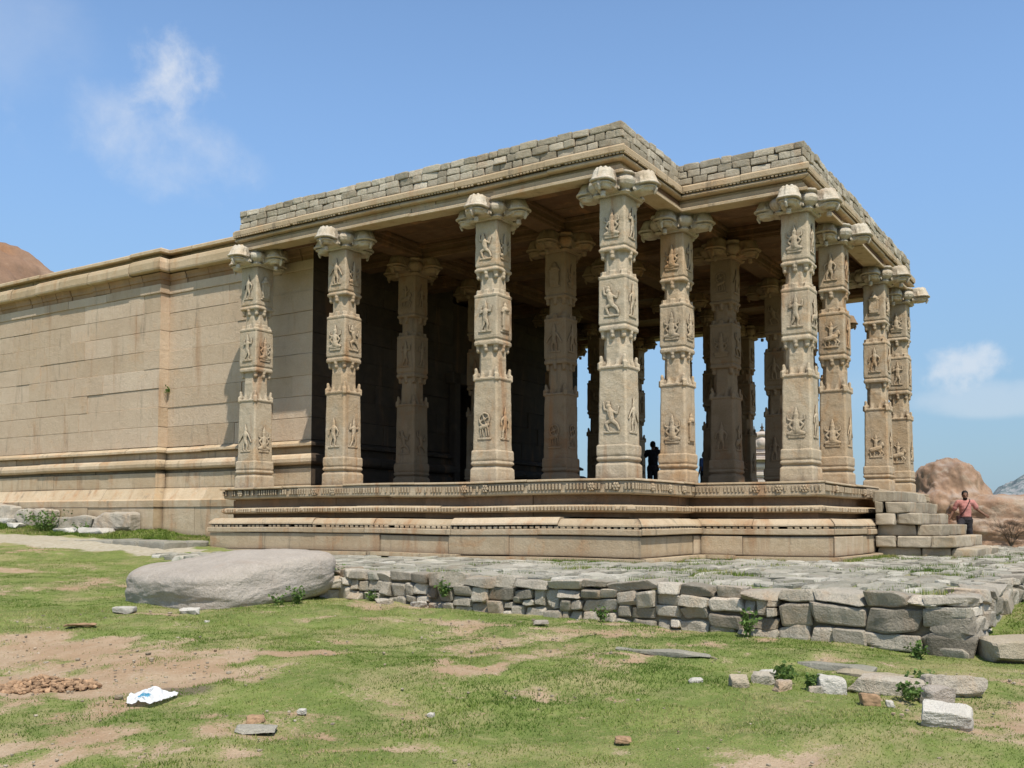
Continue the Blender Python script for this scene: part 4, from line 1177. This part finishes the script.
for i, (x, y, h, ns, sp, lb) in enumerate((
        (-8.72, -6.72, .15, 18, .16, 'green weed spilling round the near edge of the large flat slab'),
        (-8.2, -6.72, .14, 12, .12, 'weed sprouting between the large slab and the tan slab'),
        (-8.65, -5.75, .17, 16, .13, 'tuft of weed behind the rusty grey stone'),
        (-8.75, -6.0, .12, 12, .12, 'low weed left of the pale rounded stone'))):
    weed(x, y, gz(x, y), h, ns, sp, lb, 60 + i, gw2)
weed(-.55, 17.3, gz(-.55, 17.3), .62, 60, .75, 'bushy bright green weed at the foot of the shrine wall', 70, None)
weed(-.5, 15.6, gz(-.5, 15.6), .3, 20, .4, 'low green weed by the pale slab at the shrine corner', 71, None)
weed(XI - .02, 14.02, 2.75, .26, 10, .08, 'tuft sprouting from the vertical joint in the shrine wall', 72, None, (-1, -.3))
weed(XI - .1, 11.0, 5.62, .32, 14, .12, 'tuft hanging under the shrine cornice beside the first pillar', 73, None, (-1, 0))

# dry shrub in front of the orange rock
r = random.Random(5)
root = empty('dry_shrub', (16.15, -4.95, gz(16.15, -4.95) + .15), label='leafless grey shrub in front of the orange rock face', cat='shrub')
sm = MB()
def twig(p, d, L, w, lev):
    q_ = p + d * L
    s = d.cross(V((.3, .5, .8))).normalized() * w; s2 = d.cross(s).normalized() * w
    sm.add([p + s, p - s * .5 + s2, p - s * .5 - s2, q_ + s * .5, q_ - s * .3 + s2 * .5, q_ - s * .3 - s2 * .5], [(0, 1, 4, 3), (1, 2, 5, 4), (2, 0, 3, 5)], r.gauss(0, 1))
    if lev:
        for _ in range(3):
            nd = (d + V((r.gauss(0, .5), r.gauss(0, .5), r.gauss(.05, .4)))).normalized()
            twig(p.lerp(q_, r.uniform(.5, 1)), nd, L * r.uniform(.5, .85), w * .6, lev - 1)
for _ in range(11):
    a = r.uniform(0, 6.28)
    twig(V((0, 0, 0)), V((math.cos(a) * .5, math.sin(a) * .7, 1)).normalized(), r.uniform(.4, .65), .014, 4)
sm.build('branch', M['twig'], root)
root.scale = (.75, .75, .8)

# ------------------------------------------------------------------ people
def person(loc, rz, sc, pose, shirt, label, extras=None, group=None):
    root = empty('person', loc, rz, label=label, cat='person', group=group)
    root.scale = (sc,) * 3
    J = dict(pelvis=(0, 0, .95), waist=(0, 0, 1.08), chest=(0, 0, 1.32), neck=(0, .0, 1.47), head=(0, -.01, 1.60),
             shL=(.19, 0, 1.42), shR=(-.19, 0, 1.42), hipL=(.095, 0, .92), hipR=(-.095, 0, .92),
             kneeL=(.10, -.01, .50), kneeR=(-.10, -.01, .50), ankL=(.10, .02, .09), ankR=(-.10, .02, .09),
             elL=(.25, .02, 1.13), elR=(-.25, .02, 1.13), haL=(.27, -.06, .88), haR=(-.27, -.06, .88))
    J.update(pose); J = {k: V(v) for k, v in J.items()}
    body = bmesh.new()
    b_caps(body, J['pelvis'], J['waist'], .135, .125, 12); b_caps(body, J['waist'], J['chest'], .13, .15, 12)
    b_caps(body, J['shL'] * .7 + J['chest'] * .3, J['shR'] * .7 + J['chest'] * .3, .085, .085, 10)
    b_caps(body, J['chest'], J['neck'], .09, .058, 10)
    b_caps(body, J['neck'], J['head'], .056, .055, 10)
    H = J['head']
    b_ball(body, H + V((0, .012, .025)), .098, (.80, 1.0, 1.18), 3)
    b_ball(body, H + V((0, -.03, -.045)), .065, (.85, .95, .95), 2)
    b_caps(body, H + V((0, -.088, .02)), H + V((0, -.112, -.018)), .012, .017, 6)
    b_caps(body, H + V((-.025, -.085, -.055)), H + V((.025, -.085, -.055)), .011, .011, 6)
    for s in (-1, 1):
        b_ball(body, H + V((s * .078, .01, 0)), .026, (.5, .9, 1.3), 1)
        b_ball(body, H + V((s * .033, -.082, .03)), .014, sub=1)
    for s in 'LR':
        b_caps(body, J['sh' + s], J['el' + s], .055, .043, 10); b_caps(body, J['el' + s], J['ha' + s], .042, .029, 10)
        d = (J['ha' + s] - J['el' + s]).normalized()
        side = d.cross(V((0, 1, 0))).normalized(); nrm = d.cross(side)
        hd = J['ha' + s]
        for e in (-.022, 0, .022): b_caps(body, hd + side * e * .6, hd + d * .085 + side * e, .019, .017, 6)
        for q_, e in enumerate((-.033, -.011, .011, .033)):
            L = (.06, .075, .07, .055)[q_]
            a = hd + d * .09 + side * e; b_ = a + d * L * .55 + nrm * .01; c_ = b_ + d * L * .4 + nrm * .025
            b_caps(body, a, b_, .0095, .009, 5); b_caps(body, b_, c_, .009, .0075, 5)
        b_caps(body, hd + d * .03 + side * .03, hd + d * .075 + side * .062, .012, .010, 5)
        b_caps(body, J['hip' + s], J['knee' + s], .088, .058, 10); b_caps(body, J['knee' + s], J['ank' + s], .056, .038, 10)
        b_caps(body, J['ank' + s] + V((0, .03, -.045)), J['ank' + s] + V((0, -.15, -.055)), .042, .034, 8)
    link('body', remeshed(body, 'body', .0105, 2), M['skin'], root)
    hr = bmesh.new()
    b_ball(hr, H + V((0, .030, .052)), .104, (.86, 1.0, 1.05), 3)
    if extras and 'beard' in extras: b_ball(hr, H + V((0, -.045, -.075)), .062, (.95, .8, .8), 2)
    link('hair', remeshed(hr, 'hair', .011, 1, .01, 30), M['hair'], root)
    sh = bmesh.new()
    b_caps(sh, J['pelvis'] + V((0, 0, .06)), J['waist'], .160, .152, 14); b_caps(sh, J['waist'], J['chest'], .158, .168, 14)
    b_caps(sh, J['shL'] * .72 + J['chest'] * .28, J['shR'] * .72 + J['chest'] * .28, .10, .10, 12)
    b_caps(sh, J['chest'], J['neck'] - V((0, 0, .05)), .12, .078, 12)
    for s in 'LR':
        b_caps(sh, J['sh' + s], J['sh' + s].lerp(J['el' + s], .72), .073, .072, 10)
    link('shirt', remeshed(sh, 'shirt', .0115, 2, .012, 8), shirt, root)
    tr = bmesh.new()
    b_caps(tr, J['pelvis'] - V((0, 0, .03)), J['pelvis'] + V((0, 0, .05)), .157, .150, 14)
    for s in 'LR':
        b_caps(tr, J['hip' + s], J['knee' + s], .110, .082, 12); b_caps(tr, J['knee' + s], J['ank' + s] + V((0, 0, .02)), .078, .068, 12)
    link('trousers', remeshed(tr, 'trousers', .0115, 2, .014, 8), M['trousers'], root)
    if extras and 'strap' in extras:
        sp = bmesh.new()
        pts = [V((.13, .07, 1.50)), V((.11, -.10, 1.46)), V((.03, -.185, 1.30)), V((-.07, -.19, 1.14)), V((-.16, -.10, 1.02))]
        for a, b_ in zip(pts[:-1], pts[1:]): b_caps(sp, a, b_, .016, .016, 6)
        b_box(sp, (-.19, -.02, .93), (.04, .12, .10))
        link('shoulder_bag', remeshed(sp, 'shoulder_bag', .011, 1), M['strap'], root)
    return root
face = lambda x, y: math.atan2(-8.2 - y, -16.6 - x) + PI / 2          # turn the -Y front of a figure to the lawn
person((13.4, -4.10, gz(13.4, -4.10) + .10), face(13.5, -4.28) + .15, .97,
       dict(shL=(.20, 0, 1.42), elL=(.33, .04, 1.20), haL=(.50, -.05, 1.06), elR=(-.31, .05, 1.17), haR=(-.43, -.02, .93),
            kneeR=(-.20, -.30, .70), ankR=(-.22, -.22, .30), kneeL=(.10, .02, .50), ankL=(.10, .08, .09)),
       M['pink'], 'man in pink shirt with a diagonal bag strap walking beside the staircase', ('beard', 'strap'))
p1 = person((11.75, 4.62, .016), face(11.75, 4.62) + PI - .2, .99,
       dict(elL=(.27, -.16, 1.27), haL=(.10, -.30, 1.50), elR=(-.27, -.16, 1.27), haR=(-.10, -.30, 1.50)),
       M['black_shirt'], 'person in dark clothes raising a camera between the pillars, seen from behind')
person((14.55, 4.02, .016), face(14.55, 4.02) + PI + .9, .90, {}, M['blue'], 'person in a blue shirt standing deep inside the hall behind the carved pillars')
cam_o = MB()
chamfer_box(cam_o, (0, 0, 0), (.065, .035, .042), .01)
bmc = bmesh.new(); b_lathe(bmc, (0, 0, 0), [(.03, 0), (.034, .02), (.034, .07), (.028, .075)], 14)
bmesh.ops.rotate(bmc, verts=bmc.verts, cent=(0, 0, 0), matrix=Matrix.Rotation(PI / 2, 3, 'X'))
for i, v in enumerate(bmc.verts): v.index = i
bmc.verts.ensure_lookup_table()
lens_b = MB(); lens_b.add([v.co + V((0, -.03, 0)) for v in bmc.verts], [[v.index for v in f.verts] for f in bmc.faces])
Rz = Matrix.Rotation(p1.rotation_euler.z, 3, 'Z')
cl_ = p1.location + Rz @ (V((0, -.345, 1.56)) * .99)
ce = empty('camera', cl_, p1.rotation_euler.z, label='small black camera held up by the person between the pillars', cat='camera')
cam_o.build('camera_body', M['camera'], ce); lens_b.build('lens', M['camera'], ce, True)

# ------------------------------------------------------------------ far pavilion glimpsed through the hall
pa_ = empty('stone_pavilion', (51.8, 14.3, -2.4), math.atan2(14.3 + 8.2, 51.8 + 16.6), label='pale tiered stone pavilion with a finial seen far off between the pillars', cat='pavilion')
body = MB(); z = 0
def tier(w, h, b=.03): 
    global z
    chamfer_box(body, (0, 0, z + h / 2), (w, w, h / 2 - .003), b, 0, random.gauss(0, .6)); z += h
for i in range(11):
    tier(1.45, .26); tier(1.28, .16); tier(1.38, .12)
for w, h in ((1.75, .14), (1.6, .12), (1.25, .22), (1.4, .1), (1.1, .2)): tier(w, h)
body.build('tower_body', M['pavilion'], pa_)
bm = bmesh.new()
b_lathe(bm, (0, 0, z), [(1.15, 0), (1.30, .15), (1.25, .5), (1.0, .95), (.6, 1.25), (.2, 1.35)], 20)
for k in range(4):
    a = k * PI / 2
    for i in range(14):
        t0, t1 = PI * i / 14 - .1, PI * (i + 1) / 14 - .1
        f = lambda t: V((math.cos(a) * 1.12 - math.sin(a) * .72 * math.cos(t), math.sin(a) * 1.12 + math.cos(a) * .72 * math.cos(t), z + .35 + .72 * math.sin(t)))
        b_caps(bm, f(t0), f(t1), .13, .13, 6)
    b_ball(bm, V((math.cos(a) * 1.05, math.sin(a) * 1.05, z + .45)), .4)
link('dome', remeshed(bm, 'dome', .05, 1), M['pavilion'], pa_)
for k in range(3):
    bm = bmesh.new()
    b_lathe(bm, ((k - 1) * .0, (k - 1) * .55, z + 1.25 - abs(k - 1) * .2), [(.1, 0), (.2, .12), (.1, .25), (.06, .3), (.14, .38), (.05, .48), (.02, .7)], 10)
    me = bpy.data.meshes.new('finial'); bm.to_mesh(me); bm.free()
    link('finial', me, M['core'], pa_, smooth=True)

# ------------------------------------------------------------------ grass: short turf, far too many blades to count
def blades(nc, x0, x1, y0, y1, dens_f, hmin, hmax, wid, seed):
    g = np.random.default_rng(seed)
    x = g.uniform(x0, x1, nc); y = g.uniform(y0, y1, nc)
    keep = g.uniform(0, 1, nc) < dens_f(x, y)
    x, y = x[keep], y[keep]
    nb = len(x)
    z = gzv(x, y) + .025 * fbm(x, y, 1.2, 4) + .012 * fbm(x, y, 5, 2) - .018 * (1 - veg(x, y)) - .004
    clump = .6 + .55 * np.clip(fbm(x + 9, y, 1.7, 3) + .3, 0, 1.3)
    h = g.uniform(hmin, hmax, nb) * clump
    a = g.uniform(0, 2 * PI, nb); w = wid * g.uniform(.6, 1.3, nb)
    ln = g.normal(0, .55, (nb, 2)) * h[:, None]
    b0 = np.stack([x + np.cos(a) * w, y + np.sin(a) * w, z], -1)
    b1 = np.stack([x - np.cos(a) * w, y - np.sin(a) * w, z], -1)
    tp = np.stack([x + ln[:, 0], y + ln[:, 1], z + h], -1)
    t = np.clip(fbm(x - 30, y + 12, .8, 5) * 1.35 + g.normal(0, .5, nb), -2, 2)
    return np.stack([b0, b1, tp], 1).reshape(-1, 3), np.repeat(t, 3)
def dn(x, y):
    v = veg(x, y)
    d = np.clip((v - .12) / .6, 0.03, 1)
    terr = (x > -6.3) & (y > -6.8) & (y < 1.2)
    terr |= (x > -5.9) & (y >= 1.2) & (y < 1.2 + (x + 5.9) * (9.2 / 3.0))
    terr |= (x > -.95) & (y > -7) & (y < 10.4)
    d = d * (~terr)
    d = d * (1 - np.clip(path_f(x, y) * 1.6, 0, 1))
    # stay inside a generous wedge in front of the lawn
    rx, ry = x + 16.6, y + 8.2
    dep = rx * .8436 + ry * .537; lat = rx * .537 - ry * .8436
    d = d * (np.abs(lat) < dep * .62 + 1.0) * (dep > 4.2)
    return d * np.clip(9.5 / np.maximum(dep, 1), .25, 1) ** 1.5
# scattered longer tufts
g5, t5 = blades(150000, -14.5, -.2, -9.5, 14.0, lambda x, y: dn(x, y) * np.clip(fbm(x + 3, y - 8, 1.6, 4) * 2.2 - .75, 0, 1) * .6, .022, .05, .0045, 9)
g1, t1 = blades(1000000, -14.5, -.2, -9.5, 14.0, dn, .012, .030, .0042, 1)
g2, t2 = blades(60000, -1.2, .35, 11.0, 34.0, lambda x, y: .8 + 0 * x, .04, .10, .016, 2)
# tufts in the joints of the paving
def dj(x, y):
    ok = (x > -6.1) & (y > -6.6) & (~((x > -1.0) & (y > -1.0))) & (~((x > 1.8) & (y > -3.6))) & (y < 1.1)
    f = np.clip(fbm(x, y, .9, 4) * 1.4 - .05, 0, 1)
    near = np.exp(-((y + 3.65) / .3) ** 2) * (x > 1.8) + np.exp(-((x + 1.05) / .25) ** 2) * (y > -1) * .5
    return ok * np.clip(f * .5 + near * .8, 0, 1)
g3, t3 = blades(170000, -6.1, 9.0, -6.6, 1.2, dj, .015, .05, .007, 3)
g3[:, 2] = np.where(np.arange(len(g3)) % 3 == 2, TZ + .012 + rng.uniform(0, .04, len(g3)), TZ - .03)
g4, t4 = blades(60000, -6.4, 6, -9.6, -6.95, lambda x, y: np.clip(veg(x, y), .2, 1) * .9, .02, .06, .008, 4)
co_ = np.concatenate([g1, g2, g3, g4, g5]); tt = np.concatenate([t1, t2, t3, t4, t5 - .1])
nv = len(co_); nf = nv // 3
me = bpy.data.meshes.new('grass')
me.vertices.add(nv); me.vertices.foreach_set('co', co_.ravel())
me.loops.add(nv); me.loops.foreach_set('vertex_index', np.arange(nv, dtype=np.int32))
me.polygons.add(nf); me.polygons.foreach_set('loop_start', np.arange(0, nv, 3, dtype=np.int32)); me.polygons.foreach_set('loop_total', np.full(nf, 3, np.int32))
me.update(calc_edges=True)
a = me.attributes.new('tint', 'FLOAT', 'POINT'); a.data.foreach_set('value', tt)
def grass_mat():
    m = bpy.data.materials.new('short_turf'); k = NT(m)
    at = k.n('ShaderNodeAttribute', attribute_name='tint').outputs['Fac']
    c = k.mix(k.sstep(at, -.9, .7), (.10, .165, .03, 1), (.215, .27, .06, 1))
    c = k.mix(k.math('MULTIPLY', k.sstep(at, .5, 1.3), .8), c, (.46, .40, .19, 1))
    bs = k.n('ShaderNodeBsdfDiffuse', ins={'Color': c})
    tr = k.n('ShaderNodeBsdfTranslucent', ins={'Color': c})
    mx = k.n('ShaderNodeMixShader', ins={0: .35, 1: bs.outputs[0], 2: tr.outputs[0]})
    k.n('ShaderNodeOutputMaterial', ins={0: mx.outputs[0]})
    return m
tag(link('grass', me, grass_mat()), 'short grazed green turf with dry blades around the bare earth', 'grass', kind='stuff')
print('grass blades', nf)

# ------------------------------------------------------------------ sky, clouds, sun
w = bpy.data.worlds.new('World'); scn.world = w; w.use_nodes = True
k = NT(w)
SUN = V((-.365, -.45, 1)).normalized()
el = math.asin(SUN.z); rot = math.atan2(SUN.x, SUN.y)
sky = k.n('ShaderNodeTexSky', sky_type='NISHITA', sun_disc=False, sun_elevation=el, sun_rotation=rot % (2 * PI), altitude=400, air_density=1.0, dust_density=1.2, ozone_density=1.5)
tc = k.n('ShaderNodeTexCoord').outputs['Generated']
def cloud(dirv, sa, sb, nsc, lo, hi, dens, turn=0.0, stretch=(1, 1, 1)):
    d = V(dirv).normalized(); rt = d.cross(V((0, 0, 1))).normalized(); up = rt.cross(d)
    r2 = rt * math.cos(turn) + up * math.sin(turn); u2 = up * math.cos(turn) - rt * math.sin(turn)
    dot = lambda v: k.n('ShaderNodeVectorMath', operation='DOT_PRODUCT', ins={0: tc, 1: tuple(v)}).outputs['Value']
    a_ = k.math('DIVIDE', dot(r2), sa); b_ = k.math('DIVIDE', dot(u2), sb)
    e = k.math('ADD', k.math('MULTIPLY', a_, a_), k.math('MULTIPLY', b_, b_))
    fall = k.math('SUBTRACT', 1.0, e, clamp=True)
    front = k.math('GREATER_THAN', dot(d), 0.0)
    n_ = k.noise(k.scale(tc, stretch), nsc, 9, .60, .15)
    v = k.math('ADD', n_, k.math('MULTIPLY', k.math('SUBTRACT', fall, 1.0), .42))
    return k.math('MULTIPLY', k.math('MULTIPLY', k.sstep(v, lo, hi), front), k.math('MULTIPLY', k.sstep(fall, 0.0, .6), dens))
dz = k.n('ShaderNodeSeparateXYZ', ins={0: tc}).outputs[2]
skyc = k.n('ShaderNodeHueSaturation', ins={'Color': sky.outputs[0], 'Saturation': 1.0, 'Value': k.n('ShaderNodeMapRange', interpolation_type='SMOOTHSTEP', ins={0: dz, 1: -.05, 2: .42, 3: .62, 4: 1.5}).outputs[0]}).outputs[0]
skyc = k.mix(k.n('ShaderNodeMapRange', ins={0: dz, 1: 0.0, 2: .30, 3: .55, 4: 0.0}).outputs[0], skyc, (2.55, 3.75, 5.3, 1))
skyc = k.n('ShaderNodeHueSaturation', ins={'Color': skyc, 'Saturation': 1.0, 'Value': k.n('ShaderNodeMapRange', interpolation_type='SMOOTHSTEP', ins={0: dz, 1: .45, 2: .85, 3: 1.0, 4: .40}).outputs[0]}).outputs[0]
skyc = k.mix(1.0, skyc, (.96, 1.07, 1.12, 1), 'MULTIPLY')
c = skyc
CW = (6.3, 6.5, 6.8, 1)
for args in (((.5721, .7201, .3927), .075, .080, 15, .28, .70, .85, .5),
             ((.5584, .7564, .3406), .15, .065, 11, .25, .78, .58, -.15),
             ((.4664, .7814, .4146), .10, .08, 8, .25, .8, .18, .3),
             ((.9804, .1361, .1421), .062, .034, 18, .24, .56, .60, 0),
             ((.984, .10, .112), .10, .022, 12, .2, .6, .30, 0),
             ((.96, .25, .13), .14, .05, 8, .3, .85, .18, 0)):
    c = k.mix(cloud(*args), c, CW)
bg = k.n('ShaderNodeBackground', ins={'Color': c, 'Strength': .13})
k.n('ShaderNodeOutputWorld', ins={0: bg.outputs[0]})
sl = bpy.data.lights.new('sun', 'SUN'); sl.energy = 5.0; sl.angle = math.radians(.53); sl.color = (1, .95, .86)
so = bpy.data.objects.new('sun', sl); col.objects.link(so); so.location = SUN * 60
so.rotation_euler = SUN.to_track_quat('Z', 'Y').to_euler()

# ------------------------------------------------------------------ camera
cd = bpy.data.cameras.new('view'); cam = bpy.data.objects.new('view', cd); col.objects.link(cam)
fw = V((0.842343, 0.53645465, 0.05171738)); r2 = V((0.53708027, -0.84352851, 0.00210721)); u2 = V((-0.04475551, -0.02600139, 0.99865954))
cam.matrix_world = Matrix(((r2.x, u2.x, -fw.x, -16.6387), (r2.y, u2.y, -fw.y, -8.2162), (r2.z, u2.z, -fw.z, -.785), (0, 0, 0, 1)))
cd.sensor_width = 36; cd.lens = 34.642; cd.shift_y = .08475; cd.clip_start = .1; cd.clip_end = 3000
scn.camera = cam
scn.view_settings.view_transform = 'Standard'; scn.view_settings.look = 'None'; scn.view_settings.exposure = 0
scn.cycles.max_bounces = 4; scn.cycles.diffuse_bounces = 3
scn.cycles.use_denoising = True
